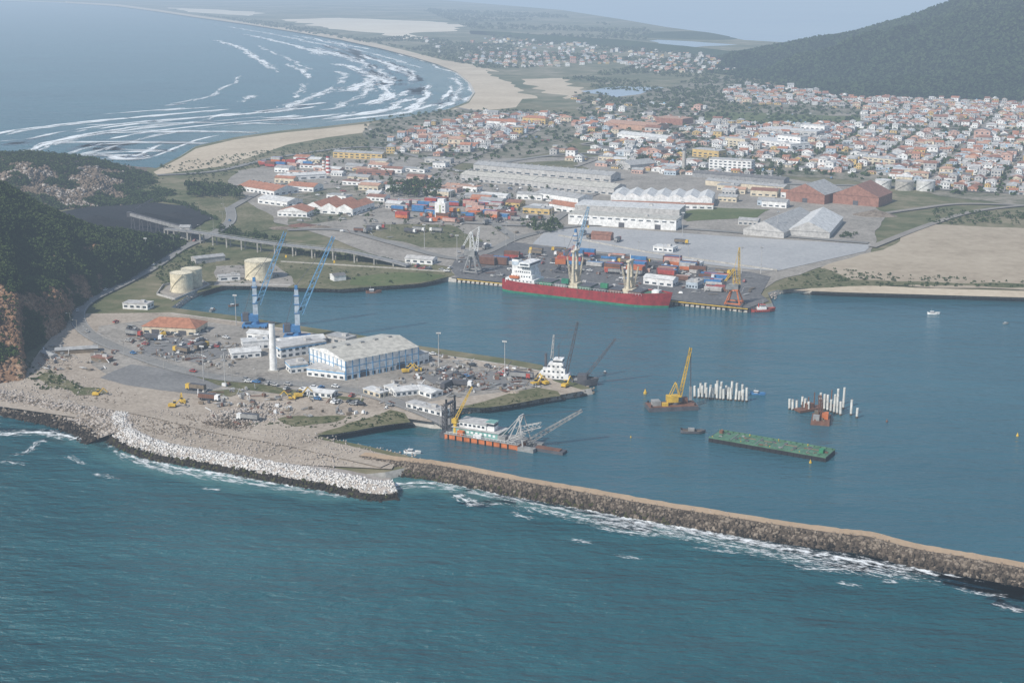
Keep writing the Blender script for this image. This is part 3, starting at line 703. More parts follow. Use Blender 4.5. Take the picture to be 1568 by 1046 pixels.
bld('warehouse',(870,344),(1035,354),20,9,'flat','white','roofbeige',door=3,win=14,wz=6.5,wh=1.0)
bld('warehouse',(880,330),(1040,338),30,9,'flat','lgrey','roofw')
bld('warehouse',(935,313),(1090,318),40,8,'multi','white','roofw',3,n=7)
bld('annex_building',(935,317),(1092,322),8,4.5,'flat','white','tile',win=14)
bld('factory_hall',(820,306),(885,316),20,7,'gable','white','fibro',3,win=6)
bld('factory_hall',(840,322),(890,330),14,6,'gable','white','tile',3,win=5)
bld('brick_warehouse',(1203,308),(1262,314),40,9,'gable','brick','fibro',9,axis='y',door=1)
bld('brick_warehouse',(1275,312),(1345,318),40,9,'gable','brick','tileb',10,axis='y',door=1)
bld('grain_warehouse',(1138,360),(1200,366),85,5,'gable','lgrey','fibro',8,axis='y')
bld('grain_warehouse',(1205,362),(1270,366),80,5,'gable','lgrey','roofw',8,axis='y')
bld('brick_building',(905,368),(935,370),8,5,'gable','brick','tileb',2)
bld('shed_row',(1060,272),(1200,283),16,5,'gable','grey','roofdark',2)
bld('shed_row',(1080,284),(1200,295),14,5,'gable','cream','fibro',2)
bld('apartment_block',(1085,262),(1150,266),14,13,'flat','white','lgrey',win=9,rows=4)
bld('apartment_block',(1190,226),(1225,230),14,15,'flat','white','lgrey',win=6,rows=4)
bld('apartment_block',(1110,226),(1140,229),12,12,'flat','cream','lgrey',win=5,rows=3)
bld('factory_hall',(925,196),(1000,202),40,7,'gable','tilep','tilep',3)
bld('factory_hall',(1003,190),(1045,193),30,9,'flat','brick','tilep')
bld('factory_hall',(945,212),(1020,220),20,6,'gable','white','roofw',3,win=8)
bld('commercial_building',(1150,222),(1210,232),30,8,'flat','white','roofw',win=8,rows=2)
bld('commercial_building',(1165,206),(1250,212),25,8,'flat','lgrey','roofw',win=8,rows=2)
bld('commercial_building',(1320,250),(1370,255),15,7,'flat','cream','lgrey',win=6,rows=2)
bld('commercial_building',(1060,240),(1100,244),16,9,'flat','yellow','lgrey',win=5,rows=2)
bld('commercial_building',(1225,205),(1262,208),14,12,'flat','white','roofw',win=5,rows=3)
bld('hotel_building',(510,242),(585,246),12,7,'gable','yellow','fibro',2,win=9,rows=2)
bld('hotel_building',(745,195),(790,198),12,9,'hip','white','tile',3,win=6,rows=2)
bld('hotel_building',(800,190),(835,192),12,9,'hip','yellow','tile',3,win=5,rows=2)
bld('factory_hall',(965,262),(1005,258),24,6,'gable','lgrey','fibro',4)
for A,B,wl,rf in [((560,300),(580,302),'white','roofw'),((590,320),(612,322),'lgrey','roofw'),((500,305),(530,308),'white','fibro'),((735,305),(775,308),'white','roofw'),((700,292),(730,295),'white','tilep'),((650,250),(690,252),'lgrey','fibro'),((440,270),(470,272),'white','tilep'),((1000,385),(1030,388),'white','roofw'),((1040,410),(1070,413),'white','roofw'),((985,436),(1030,441),'white','roofw'),((1050,442),(1068,444),'paleblue','lgrey'),((620,403),(662,406),'white','lgrey'),((610,262),(650,266),'white','fibro'),((545,268),(600,270),'brick','tileb'),((480,262),(520,265),'pink','roofw'),((1130,345),(1160,347),'lgrey','fibro')]:
    bld('port_building',A,B,10,random.uniform(3.5,5.5),random.choice(['gable','flat']),wl,rf,1.8,win=4)
random.seed(21)
for poly,n in (([(400,250),(560,240),(700,262),(640,285),(420,290)],26),([(540,290),(700,280),(700,300),(560,310)],10),([(900,245),(1050,255),(1040,275),(930,262)],14),([(1090,290),(1200,298),(1190,320),(1100,315)],12),([(690,300),(820,300),(840,330),(760,345)],14),([(1340,262),(1440,275),(1440,292),(1350,280)],8)):
    for x,y in sample(poly,n):
        if clear(x,y):
            u,v=Q(x,y,GZ); wd=random.uniform(12,26); x2,y2=x+wd*math.cos(TH),y+wd*math.sin(TH); u2,v2=Q(x2,y2,GZ)
            bld('port_building',(u,v),(u2,v2),random.uniform(8,16),random.uniform(3.5,6),random.choice(['gable','gable','flat']),random.choice(walls),random.choice(['roofw','fibro','tile','tilep','fibro','tileb']),2,win=4)
def tank(u,v,r,h,mat='tank'):
    b=MB(); b.cyl((0,0,0),(0,0,h),r,r,40,mat); b.cyl((0,0,h),(0,0,h+r*.12),r+.15,r*.1,40,mat)
    b.cyl((0,0,h*.33),(0,0,h*.33+.15),r+.06,r+.06,40,mat); b.cyl((0,0,h*.66),(0,0,h*.66+.15),r+.06,r+.06,40,mat)
    for i in range(24):
        t=math.pi*(1.1+.5*i/24); b.box((math.cos(t)*(r+.4),math.sin(t)*(r+.4),h*i/24),(.7,.7,.12),mat,t)
    for i in range(40):
        t=i*math.pi/20; b.bar((math.cos(t)*r,math.sin(t)*r,h),(math.cos(t)*r,math.sin(t)*r,h+1),.08,'steel')
    x,y=P(u,v,GZ); put(b.mesh('storage_tank'),'storage_tank',(x,y+r,GZ))
tank(393,431,9.5,13); tank(275,450,7.5,13); tank(291,443,7,13)
tank(1355,291,8,9,'roofw'); tank(1388,293,9,9,'concrete'); tank(1421,294,9,10,'roofw')
def wallrun(name,pts,h,mat,t=.4):
    b=MB()
    for i in range(len(pts)-1):
        a=P(*pts[i],GZ);c=P(*pts[i+1],GZ); dx,dy=c[0]-a[0],c[1]-a[1]; L=math.hypot(dx,dy)
        b.box(((a[0]+c[0])/2,(a[1]+c[1])/2,GZ),(L,t,h),mat,math.atan2(dy,dx))
    put(b.mesh(name),name,(0,0,0))
wallrun('containment_wall',[(240,452),(268,460),(320,438),(304,428),(250,438),(240,452)],1.4,'lgrey',.4)
wallrun('containment_wall',[(328,436),(445,438)],1.1,'lgrey',.35)
wallrun('boundary_wall',[(430,402),(600,412),(690,418)],1.2,'concrete',.4)
wallrun('boundary_wall',[(855,362),(990,388),(1190,416)],1.6,'concrete')
wallrun('quay_fender_wall',[(700,428),(1010,460),(1145,474)],.5,'cyellow',.5)
wallrun('quay_kerb',[(262,481),(370,495),(470,511),(640,540),(775,560),(830,570)],.7,'lgrey',.6)
b=MB()
for i in range(60):
    t=i/59; x0,y0=P(700,432,0);x1,y1=P(1145,478,0); x=x0+(x1-x0)*t;y=y0+(y1-y0)*t-1.2
    b.box((x,y,-.5),(.9,.9,3.2),'black',TH)
put(b.mesh('quay_fenders'),'quay_fenders',(0,0,0))
def chimney(name,u,v,r,h,m1,bands=None):
    b=MB(); n=10
    for i in range(n):
        z0,z1=h*i/n,h*(i+1)/n; f=lambda q:r*(1-.25*q/h)
        b.cyl((0,0,z0),(0,0,z1),f(z0),f(z1),20,bands if bands and i%2 else m1)
    b.cyl((0,0,h),(0,0,h+.4),r*.85,r*.85,20,'dgrey'); b.box((0,0,-.3),(r*2.6,r*2.6,1.5),'concrete')
    putuv(b.mesh(name),name,u,v)
chimney('white_tower',419,569,2.1,27,'white'); chimney('brick_chimney',1047,262,2.4,22,'concrete'); chimney('striped_chimney',503,268,2.6,20,'white','red'); chimney('striped_chimney',496,268,2.0,16,'white','tilep')
b=MB(); b.box((0,0,0),(10,8,15),'white'); b.box((0,0,15),(6,5,3),'white'); b.box((0,-4.05,4),(1,.1,9),'lime'); [b.box((3,-4.05,2+i*3),(1.2,.1,1.2),'window') for i in range(4)]
putuv(b.mesh('silo_tower'),'silo_tower',677,336,TH)
# viaduct -------------------------------------------------------------
vp=[(255,366),(300,371),(350,379),(410,388),(480,396),(560,404),(625,411)]
w_=smooth([Vector(P(u,v,GZ)) for u,v in vp],5); b=MB()
for i in range(len(w_)-1):
    a,c=w_[i],w_[i+1]; hz=lambda k:7.5 if k<len(w_)*.75 else 7.5-(k-len(w_)*.75)/(len(w_)*.25)*7.2
    n=Vector((-(c-a).y,(c-a).x)).normalized()*2.8
    A=[(a-n,hz(i)),(a+n,hz(i)),(c+n,hz(i+1)),(c-n,hz(i+1))]
    vs=[(p.x,p.y,GZ+h) for p,h in A]+[(p.x,p.y,GZ+h+1.1) for p,h in A]
    b.add(vs,[(0,1,2,3),(7,6,5,4),(0,4,5,1),(1,5,6,2),(2,6,7,3),(3,7,4,0)],'grey')
    for s in(-1,1): b.bar((a.x+n.x*s,a.y+n.y*s,GZ+hz(i)+1.9),(c.x+n.x*s,c.y+n.y*s,GZ+hz(i+1)+1.9),.25,'steel')
    if i%2==0 and hz(i)>2:
        for s in(-.7,.7): b.box((a.x+n.x*s,a.y+n.y*s,GZ),(1,1,hz(i)),'concrete')
put(b.mesh('viaduct'),'viaduct',(0,0,0))
b=MB(); a=Vector(P(200,352,GZ)).to_3d()+Vector((0,0,GZ)); c=Vector(P(285,366,GZ)).to_3d()+Vector((0,0,GZ))
a.z+=13; c.z+=8; b.bar(a,c,2.4,'grey'); b.bar(a+Vector((0,0,1.6)),c+Vector((0,0,1.6)),.8,'dgrey')
for t in np.linspace(0.05,.95,7):
    p=a.lerp(c,t)
    for s in(-1.6,1.6): b.bar((p.x+s,p.y,GZ),(p.x+s*.5,p.y,p.z-1),.6,'dgrey')
    b.bar((p.x-1.5,p.y,GZ+3),(p.x+1.2,p.y,p.z-2),.3,'dgrey')
b.box((c.x,c.y,GZ),(8,7,10),'lgrey'); b.gable(c.x-4,c.y-3.5,c.x+4,c.y+3.5,GZ+10,1.6,'fibro','lgrey'); b.box((c.x+8,c.y-4,GZ),(6,6,5),'dgrey')
b.box((a.x,a.y,a.z-2),(4,4,4),'dgrey'); b.truss((a.x,a.y,a.z+1),(a.x+14,a.y+25,a.z+9),1.4,.8,7,.25,'dgrey')
put(b.mesh('coal_conveyor'),'coal_conveyor',(0,0,0))
def heap(u,v,r,h,mat,name):
    bm=MB(); x,y=P(u,v,GZ); n=28; R=[]
    for k in range(7):
        q=k/6
        for i in range(n):
            t=2*math.pi*i/n; rr=r*(1-q)*(1+.18*mnoise.noise(Vector((math.cos(t)*1.5,math.sin(t)*1.5,u))))
            R.append((x+math.cos(t)*rr*1.5,y+math.sin(t)*rr,GZ-.2+h*(q**.85)+.5*mnoise.noise(Vector((t*3,q*4,v)))))
    fs=[(k*n+i,k*n+(i+1)%n,(k+1)*n+(i+1)%n,(k+1)*n+i) for k in range(6) for i in range(n)]
    bm.add(R,fs,mat); put(bm.mesh(name),name,(0,0,0))
heap(150,346,26,9,'coalyard','coal_stockpile'); heap(225,340,22,8,'coalyard','coal_stockpile'); heap(270,334,14,5,'coalyard','coal_stockpile')
heap(462,346,9,2.4,'rust','gravel_heap'); heap(490,349,8,2.2,'rockmat','gravel_heap'); heap(430,350,8,2,'rockmat','gravel_heap'); heap(1340,330,14,5,'rockmat','gravel_heap')
heap(786,603,4,1.6,'dirt_tan','gravel_heap'); heap(352,636,6,2,'rockpale','gravel_heap'); heap(395,632,5,1.8,'dirt_tan','gravel_heap'); heap(545,622,4,1.4,'dirt_tan','gravel_heap')
# ---------------------------------------------------------------- light masts
b=MB(); b.cyl((0,0,0),(0,0,24),.35,.18,8,'lgrey'); b.box((0,0,23.5),(3.2,.6,.5),'steel'); b.box((0,0,24.2),(3.2,.6,.5),'steel')
for i in(-1.3,-.45,.45,1.3): b.box((i,-.4,23.9),(.6,.4,.6),'white')
LM=b.mesh('light_mast')
for u,v in [(672,563),(773,577),(362,500),(312,585),(345,590),(1040,420),(1135,420),(775,378),(1190,360),(1045,362),(700,400),(845,340),(650,382),(1165,420),(690,310),(225,405)]:
    putuv(LM,'light_mast',u,v,random.uniform(-.5,.5),sc=.8)
b=MB(); b.cyl((0,0,0),(0,0,9),.14,.09,6,'concrete'); b.bar((0,0,8.8),(0,-2,9.1),.12,'steel'); b.box((0,-2.1,9),(.3,.8,.15),'white'); b.bar((-1,0,8.2),(1,0,8.2),.14,'wood')
SL=b.mesh('street_lamp')
w_=smooth([Vector(P(u,v,GZ)) for u,v in R1],2); nr=normals(w_)
for p,n in zip(w_,nr): put(SL,'street_lamp',(p.x+n.x*6,p.y+n.y*6,GZ),math.atan2(n.y,n.x)+math.pi/2)
for i in range(14): putuv(SL,'street_lamp',560+i*38,352+i*3.2,0)
# ---------------------------------------------------------------- vehicles
def car(c):
    b=MB(); b.box((0,0,.35),(4.3,1.75,.55),c,top=.97); b.box((-.2,0,.9),(2.4,1.6,.55),'glass',top=.8); b.box((-.2,0,1.452),(1.85,1.25,.05),c)
    b.box((2.17,0,.45),(.06,1.3,.2),'lgrey')
    for x in(-1.35,1.35):
        for y in(-.85,.85): b.cyl((x,y-.1,.33),(x,y+.1,.33),.33,.33,10,'black')
    return b.mesh('parked_car')
CARS=[car(c) for c in('white','white','lgrey','steel','red','dgrey','blue','black')]
def truck(cab,body):
    b=MB(); b.box((4.6,0,.6),(2.2,2.4,2.4),cab,top=.94); b.box((5.66,0,1.8),(.12,2.0,.8),'glass'); b.box((0,0,.9),(11,2.1,.3),'dgrey')
    b.box((-1,0,1.22),(8.8,2.45,2.0),body); b.box((-1,0,3.23),(8.6,2.3,.08),'dgrey')
    for x in(4.5,1.8,-3,-4.2):
        for y in(-1.05,1.05): b.cyl((x,y-.15,.5),(x,y+.15,.5),.5,.5,10,'black')
    return b.mesh('truck')
TRK=[truck('white','steel'),truck('red','steel'),truck('white','rust'),truck('white','dgrey'),truck('cyellow','wood')]
def excav():
    b=MB()
    for y in(-1.3,1.3): b.box((0,y,0),(4.2,.6,.9),'black',top=.92)
    b.cyl((0,0,.9),(0,0,1.2),.9,.9,12,'dgrey'); b.box((-.4,0,1.2),(3.8,2.6,1.3),'cyellow'); b.box((.8,.8,2.5),(1.4,1,1.2),'glass'); b.box((.8,.8,3.7),(1.5,1.1,.1),'cyellow')
    b.bar((1.3,-.2,2),(4.2,-.2,5.2),.5,'cyellow'); b.bar((4.2,-.2,5.2),(6.6,-.2,2.6),.4,'cyellow'); b.box((6.7,-.2,1.4),(1.1,1.1,1.1),'dgrey',top=.7)
    return b.mesh('excavator')
EX=excav()
for u,v,r in [(265,625,0),(280,618,2),(447,613,3),(458,610,.3),(622,572,.2),(640,570,3),(820,592,.6),(834,590,2.2),(866,594,1),(148,607,0),(240,505,.5),(250,515,2)]: putuv(EX,'excavator',u,v,r,sc=random.uniform(.85,1.1))
def cars(poly,n,meshes,name,rz=None):
    for x,y in sample(poly,n): put(random.choice(meshes),name,(x,y,z[0]+.03),(TH if rz is None else rz)+random.choice([0,math.pi/2,math.pi]) +random.uniform(-.15,.15))
cars([(330,580),(460,592),(560,606),(620,620),(560,632),(420,600)],24,CARS,'parked_car')
cars([(150,495),(260,500),(350,520),(340,545),(220,540)],26,CARS,'parked_car')
cars([(150,495),(260,500),(350,520),(340,545),(220,540)],5,TRK,'truck')
cars([(540,520),(700,552),(820,580),(700,596),(660,580)],16,CARS,'parked_car')
cars([(640,575),(820,582),(800,600),(700,610)],4,TRK,'truck')
cars([(300,600),(440,615),(430,645),(330,650)],3,TRK,'truck')
cars([(610,405),(690,412),(690,420),(610,412)],10,CARS,'parked_car')
cars([(780,385),(860,390),(1140,420),(1140,445),(1010,440),(840,410)],60,CARS,'parked_car')
cars([(700,380),(790,378),(1000,405),(1160,425),(1150,440),(980,430)],30,TRK,'truck')
cars([(880,360),(1180,378),(1160,395),(900,370)],4,TRK,'truck')
cars([(440,345),(600,340),(780,310),(860,330),(700,380)],26,TRK,'truck')
cars([(380,300),(700,250),(900,300),(860,340),(500,345)],90,CARS,'parked_car')
cars([(900,165),(1568,165),(1568,300),(1000,262)],160,CARS,'parked_car')
cars([(560,200),(860,180),(850,235),(600,245)],50,CARS,'parked_car')
w_=smooth([Vector(P(u,v,GZ)) for u,v in R1],2)
for i in range(2,len(w_)-2,3):
    d=w_[i+1]-w_[i]; put(random.choice(CARS),'parked_car',(w_[i].x,w_[i].y-1.5,zr+.06),math.atan2(d.y,d.x))
def cont(c):
    b=MB(); b.box((0,0,0),(12.2,2.44,2.59),c)
    for i in range(20): 
        for y in(-1.25,1.25): b.box((-5.8+i*.61,y,.15),(.25,.08,2.3),c)
    for x in(-6.1,6.1):
        for y in(-1.22,1.22): b.box((x,y,-.02),(.2,.2,2.66),'dgrey')
    b.box((6.13,0,.2),(.06,.08,2.2),'lgrey'); return b.mesh('shipping_container')
CN=[cont(c) for c in('red','red','rust','orange','blue','green','white','lgrey','pink')]
def stacks(poly,n,mx,cols=None,name='shipping_container'):
    for x,y in sample(poly,n):
        x=round(x/3)*3;y=round(y/3)*3
        nrow=random.randint(1,3); kk=random.randint(1,mx)
        for k in range(kk):
            for j in range(nrow):
                q=Vector((x,y))+e2*(j*2.7); put(random.choice(cols or CN),name,(q.x,q.y,z[0]+k*2.62),TH)
RB=[CN[0],CN[0],CN[2],CN[4],CN[1],CN[3],CN[8],CN[7],CN[2],CN[4]]
stacks([(600,312),(690,310),(785,318),(780,336),(690,342),(610,338)],46,2,RB)
stacks([(850,392),(910,392),(1100,412),(1090,432),(1010,432),(870,410)],30,2,RB)
stacks([(740,398),(790,392),(800,410),(750,412)],7,2,RB)
stacks([(400,248),(470,250),(480,262),(400,260)],12,2,RB)
stacks([(1060,430),(1110,425),(1110,450),(1060,450)],6,1,RB)
def pile(name,u,v,r,h,mat,n=60,s=.6,t=ROCKS):
    x,y=P(u,v,GZ); ps=[];sc=[]
    for _ in range(n):
        a=random.uniform(0,6.28);q=math.sqrt(random.random()); ps.append((x+math.cos(a)*q*r*1.4,y+math.sin(a)*q*r,GZ+.4+h*(1-q)*random.uniform(.5,1))); sc.append(random.uniform(.4,1)*s)
    scatter(name,t,ps,sc,mat,True)
pile('rock_stockpile',370,640,14,2.5,'rockpale',420,.9); pile('rock_stockpile',350,652,10,2,'rockmat',260,.8); pile('rock_stockpile',405,625,9,1.6,'rockpale',180,.8)
pile('rock_stockpile',330,668,30,1,'rockpale',700,.55); pile('rock_stockpile',430,685,22,1.0,'rockpale',450,.6);pile('rock_stockpile',290,655,20,1,'rockmat',450,.6); pile('rock_stockpile',500,700,16,1.0,'rockpale',300,.6); pile('rock_stockpile',240,640,16,.8,'rockpale',300,.5)
pile('rock_stockpile',60,600,30,.6,'rockpale',500,.6); pile('rock_stockpile',130,612,20,.6,'rockmat',250,.6); pile('rock_stockpile',200,650,20,.6,'rockmat',250,.5)
pile('scrap_pile',720,578,12,1.6,'rust',120,.7); pile('scrap_pile',700,592,10,1.2,'rockdark',140,.7); pile('scrap_pile',735,590,8,1,'wood',90,.6)
pile('scrap_pile',230,520,9,1,'rust',60,.6); pile('scrap_pile',300,545,12,1,'wood',90,.6); pile('scrap_pile',90,555,14,1,'rockpale',160,.6)
def debris(name,poly,n,smax=3.0,cols=('rust','steel','dgrey','wood','lgrey','white','wood','steel','grey','concrete')):
    b=MB()
    for x,y in sample(poly,n):
        a=random.uniform(0,3.1); k=random.random()
        if k<.35:
            m=random.choice(['rust','steel','wood','lgrey']); l=random.uniform(2,6)
            for q in range(random.randint(2,5)): b.cyl((x-math.cos(a)*l/2+q*.5,y-math.sin(a)*l/2,z[0]+.25),(x+math.cos(a)*l/2+q*.5,y+math.sin(a)*l/2,z[0]+.25),.22,.22,6,m)
        elif k<.8:
            for q in range(random.randint(1,3)): b.box((x+random.uniform(-1,1),y+random.uniform(-1,1),z[0]-.1),(random.uniform(.6,smax),random.uniform(.5,smax*.6),random.uniform(.4,1.5)),random.choice(cols),a,top=random.uniform(.6,1))
        else: b.bar((x,y,z[0]),(x+math.cos(a)*3,y+math.sin(a)*3,z[0]+random.uniform(.5,3)),.3,random.choice(cols))
    put(b.mesh(name),name,(0,0,0))
debris('yard_debris',[(190,500),(330,510),(400,540),(340,570),(210,545)],150)
debris('yard_debris',[(650,560),(820,575),(840,595),(690,612),(600,590)],170)
debris('yard_debris',[(330,590),(620,620),(560,636),(350,655),(280,620)],110)
debris('yard_debris',[(60,530),(180,540),(180,570),(60,570)],60)
debris('yard_debris',[(700,385),(1000,405),(1160,425),(1160,455),(1010,452),(700,422)],200,4)
debris('yard_debris',[(440,300),(700,265),(880,300),(800,360),(620,372),(460,350)],200,5)
debris('yard_debris',[(500,515),(640,540),(820,570),(800,580),(640,560)],60)
# ---------------------------------------------------------------- cranes
def mcrane(name,u,v,th,tip,az,bm,tm,rz=0,w=2.2,basem='blue',pz=GZ):
    b=MB()
    b.box((0,0,.9),(15,7,1.6),basem)
    for x in(-6,-3.6,3.6,6):
        for y in(-3.4,3.4): b.cyl((x,y-.5,.8),(x,y+.5,.8),.8,.8,12,'black')
    for x in(-6.5,6.5):
        for y in(-6,6): b.bar((x,0,1.6),(x,y,1.6),.7,basem); b.box((x,y,0),(2,2,.5),'dgrey')
    b.cyl((0,0,2.5),(0,0,4.5),2.6,2.4,16,basem); ca,sa=math.cos(az),math.sin(az)
    b.box((-ca*3,-sa*3,4.5),(10,5,4),basem,az); b.box((-ca*5.5,-sa*5.5,5),(3.5,5.4,4.5),'dgrey',az)
    b.box((ca*.5,sa*.5,8.5),(3,3,th-10),tm,az,top=.75); b.box((ca*2.4,sa*2.4,th*.55),(2,2,2.4),'glass',az); b.box((ca*2.4,sa*2.4,th*.55+2.41),(2.2,2.2,.2),'white',az)
    for q in(.35,.6,.85): b.box((ca*.5,sa*.5,8+(th-10)*q),(3.2,3.2,.5),basem,az)
    f=(ca*2.2,sa*2.2,th*.5); t=(ca*tip[0],sa*tip[0],tip[1])
    b.truss(f,t,w,w*.5,14,.32,bm)
    top=(ca*.5,sa*.5,th+1); b.bar((ca*.5,sa*.5,th-1.5),top,1.6,basem); b.bar(top,t,.22,'dgrey'); b.bar(top,(-ca*6,-sa*6,9.5),.25,'dgrey')
    b.bar(t,(t[0],t[1],t[2]-14),.12,'dgrey'); b.box((t[0],t[1],t[2]-15.5),(1,1,1.5),'cyellow')
    putuv(b.mesh(name),name,u,v,rz,pz)
mcrane('harbor_crane',391,502,30,(20,58),.15,'craneblue','paleblue',0,3.2)
mcrane('harbor_crane',455,519,31,(23,60),.15,'craneblue','paleblue',0,3.2)
mcrane('harbor_crane',880,402,24,(10,42),.1,'lblue','lgrey',TH,2.6)
def portal(name,u,v,leg,body,boom,h,boomtip,az,top,bw=1):
    b=MB()
    for x in(-5,5):
        for y in(-5,5):
            b.bar((x,y,1),(x*.4,y*.4,h*.42),.9*bw,leg); b.box((x,y,0),(3,1.4,1.4),'dgrey')
        b.bar((x,-5,2.2),(x,5,2.2),.7,leg)
    b.bar((-5,-5,2.2),(5,-5,2.2),.7,leg); b.bar((-5,5,2.2),(5,5,2.2),.7,leg)
    b.box((0,0,h*.42),(5.4,5.4,.8),leg); ca,sa=math.cos(az),math.sin(az)
    b.box((-ca*2,-sa*2,h*.42+.8),(7.5,4.2,3.4),body,az); b.box((ca*2.6,sa*2.6,h*.42+1.2),(2,2,2.4),'glass',az)
    b.truss((0,0,h*.42+4),(-ca*1,-sa*1,h),3.0*bw,1.2,5,.28*bw,top); b.truss((ca*2.6,sa*2.6,h*.42+3.5),(ca*boomtip[0],sa*boomtip[0],boomtip[1]),1.8*bw,.7,11,.22*bw,boom)
    b.bar((-ca,-sa,h),(ca*boomtip[0],sa*boomtip[0],boomtip[1]),.2,boom); b.truss((-ca*1,-sa*1,h),(-ca*7,-sa*7,h*.64),1.2,.8,5,.2,top); b.box((-ca*7,-sa*7,h*.58),(2.4,2.4,2.4),'dgrey',az)
    b.bar((ca*boomtip[0],sa*boomtip[0],boomtip[1]),(ca*boomtip[0],sa*boomtip[0],boomtip[1]-12),.12,'dgrey')
    putuv(b.mesh(name),name,u,v,TH)
portal('portal_crane',724,419,'steel','steel','white',30,(5,34),.2,'white',1.15)
portal('portal_crane',1124,468,'orange','steel','cyellow',24,(2,38),.5,'cyellow',.75)
portal('portal_crane',862,418,'dgrey','orange','orange',14,(8,20),.4,'orange',.8)
# ---------------------------------------------------------------- ship
def hull(b,L,Bm,dk,mats,n=24,bow=.22,stern=.1,sheer=2.5,flare=.15,boot=1.2):
    def hb(t):
        if t<stern: return Bm/2*(.72+.28*math.sin(t/stern*math.pi/2))
        if t>1-bow: q=(t-(1-bow))/bow; return Bm/2*max(.015,(1-q**2.0))
        return Bm/2
    R=[]
    for i in range(n+1):
        t=i/n; d=dk+sheer*max(0,(t-(1-bow*1.3))/(bow*1.3))**1.0+.8*max(0,(.15-t)/.15); hw=hb(t); x=t*L; ov=flare*(t>1-bow)*(t-(1-bow))/bow
        row=[]
        for zz,k in((-2,.93),(0,.985),(boot,1.0),(d,1+ov)): 
            row.append((x+ (zz+2)*.25*max(0,(t-.9)/.1),hw*k,zz))
        R.append(row)
    for s in(1,-1):
        for i in range(n):
            for k in range(3):
                a=R[i][k];c=R[i+1][k];e=R[i+1][k+1];f=R[i][k+1]; vs=[(p[0],p[1]*s,p[2]) for p in(a,c,e,f)]
                b.add(vs,[(0,1,2,3)] if s<0 else [(3,2,1,0)],mats[0] if k<2 else mats[1])
    for i in range(n):
        a=R[i][3];c=R[i+1][3]; dz=.9
        b.add([(a[0],-a[1],a[2]-dz),(c[0],-c[1],c[2]-dz),(c[0],c[1],c[2]-dz),(a[0],a[1],a[2]-dz)],[(0,1,2,3)],mats[2])
    a=R[0]; b.add([(p[0],-p[1],p[2]) for p in a]+[(p[0],p[1],p[2]) for p in a],[(0,1,5,4),(1,2,6,5),(2,3,7,6)],mats[1])
b=MB(); L=119; hull(b,L,18,8,('boot','shipred','deckgreen'),boot=1.6)
b.box((14,0,7),(22,15,3),'white'); b.box((15,0,10),(16,13,3),'white'); b.box((15.5,0,13),(13,12,3),'white'); b.box((16,0,16),(11,11,2.8),'white'); b.box((18,0,18.8),(8,17,2.6),'white')
for k,(zz,w,xc,d) in enumerate([(8.2,20,14,15),(11.2,14,15,13),(14.2,11.5,15.5,12),(17.0,9.5,16,11)]):
    for i in range(7):
        for s in(-1,1): b.box((xc-w/2+w*(i+.5)/7,s*(d/2+.03),zz),(.9,.1,.9),'window')
b.box((22.05,0,19.7),(.1,15,1.1),'window'); 
for s in(-1,1): b.box((18,s*8.53,19.7),(6.5,.1,1.0),'window')
b.box((8,0,10),(5,5,12),'white'); b.box((8,0,18),(5.1,5.1,2.5),'paleblue'); b.box((8,0,22),(4.6,4.6,.6),'black'); b.cyl((18,0,21.4),(18,0,30),.3,.15,6,'white'); b.bar((18,-3,26),(18,3,26),.2,'white'); b.bar((16,0,21),(17.8,0,28),.2,'white')
b.box((10,-7.5,10.2),(7,2,1.5),'orange')
for i,x in enumerate((33,44,62,73,84,98)):
    b.box((x,0,7.2),(9,13,2.2),('green','steel','deckgreen','dgrey','rust','rust')[i]); b.box((x,0,9.4),(8.6,12.4,.4),'dgrey')
    for s in(-1,1):
        for q in range(5): b.box((x-4+q*2,s*6.55,7.2),(.25,.15,2.1),'black')
b.box((47,-4.2,9.8),(5,2.4,3),'boot'); b.box((76,-5,9.8),(5,2.4,3),'green')
for xc,h in((52,24),(92,21)):
    for s in(-1,1):
        b.cyl((xc,s*3.2,7),(xc,s*2.6,7+h),1.25,.9,12,'cream')
    b.box((xc,0,7+h),(2.4,8.4,1.2),'cream'); b.box((xc,0,7+h*.45),(2,6,1.2),'cream'); b.box((xc,0,7),(7,8,3.4),'cream')
    b.cyl((xc,0,8.2+h),(xc,0,12+h),.3,.2,6,'white')
    for dx,s in((-14,-1),(14,1)):
        b.truss((xc+(1.5 if dx>0 else -1.5),s*3,10.5),(xc+dx*.35,s*2,7+h*.85),1.1,.5,7,.22,'cream'); b.bar((xc,s*2.8,7+h),(xc+dx*.35,s*2,7+h*.85),.14,'dgrey')
b.box((111,0,9),(5,5,2.0),'white'); b.cyl((112,0,10),(112,0,19),.3,.15,6,'white')
for i in range(40):
    for s in(-1,1): b.bar((26+i*2,s*8.7,8),(26+i*2,s*8.7,9.2),.12,'white')
for s in(-1,1): b.bar((26,s*8.7,9.2),(104,s*8.7,9.2),.12,'white')
for i in range(6): b.box((40+i*9,-9.06,4),(.25,.06,3.5),'rust')
a=P(776,443,0);c=P(1008,470,0); put(b.mesh('cargo_ship'),'cargo_ship',(a[0],a[1],0),math.atan2(c[1]-a[1],c[0]-a[0]))
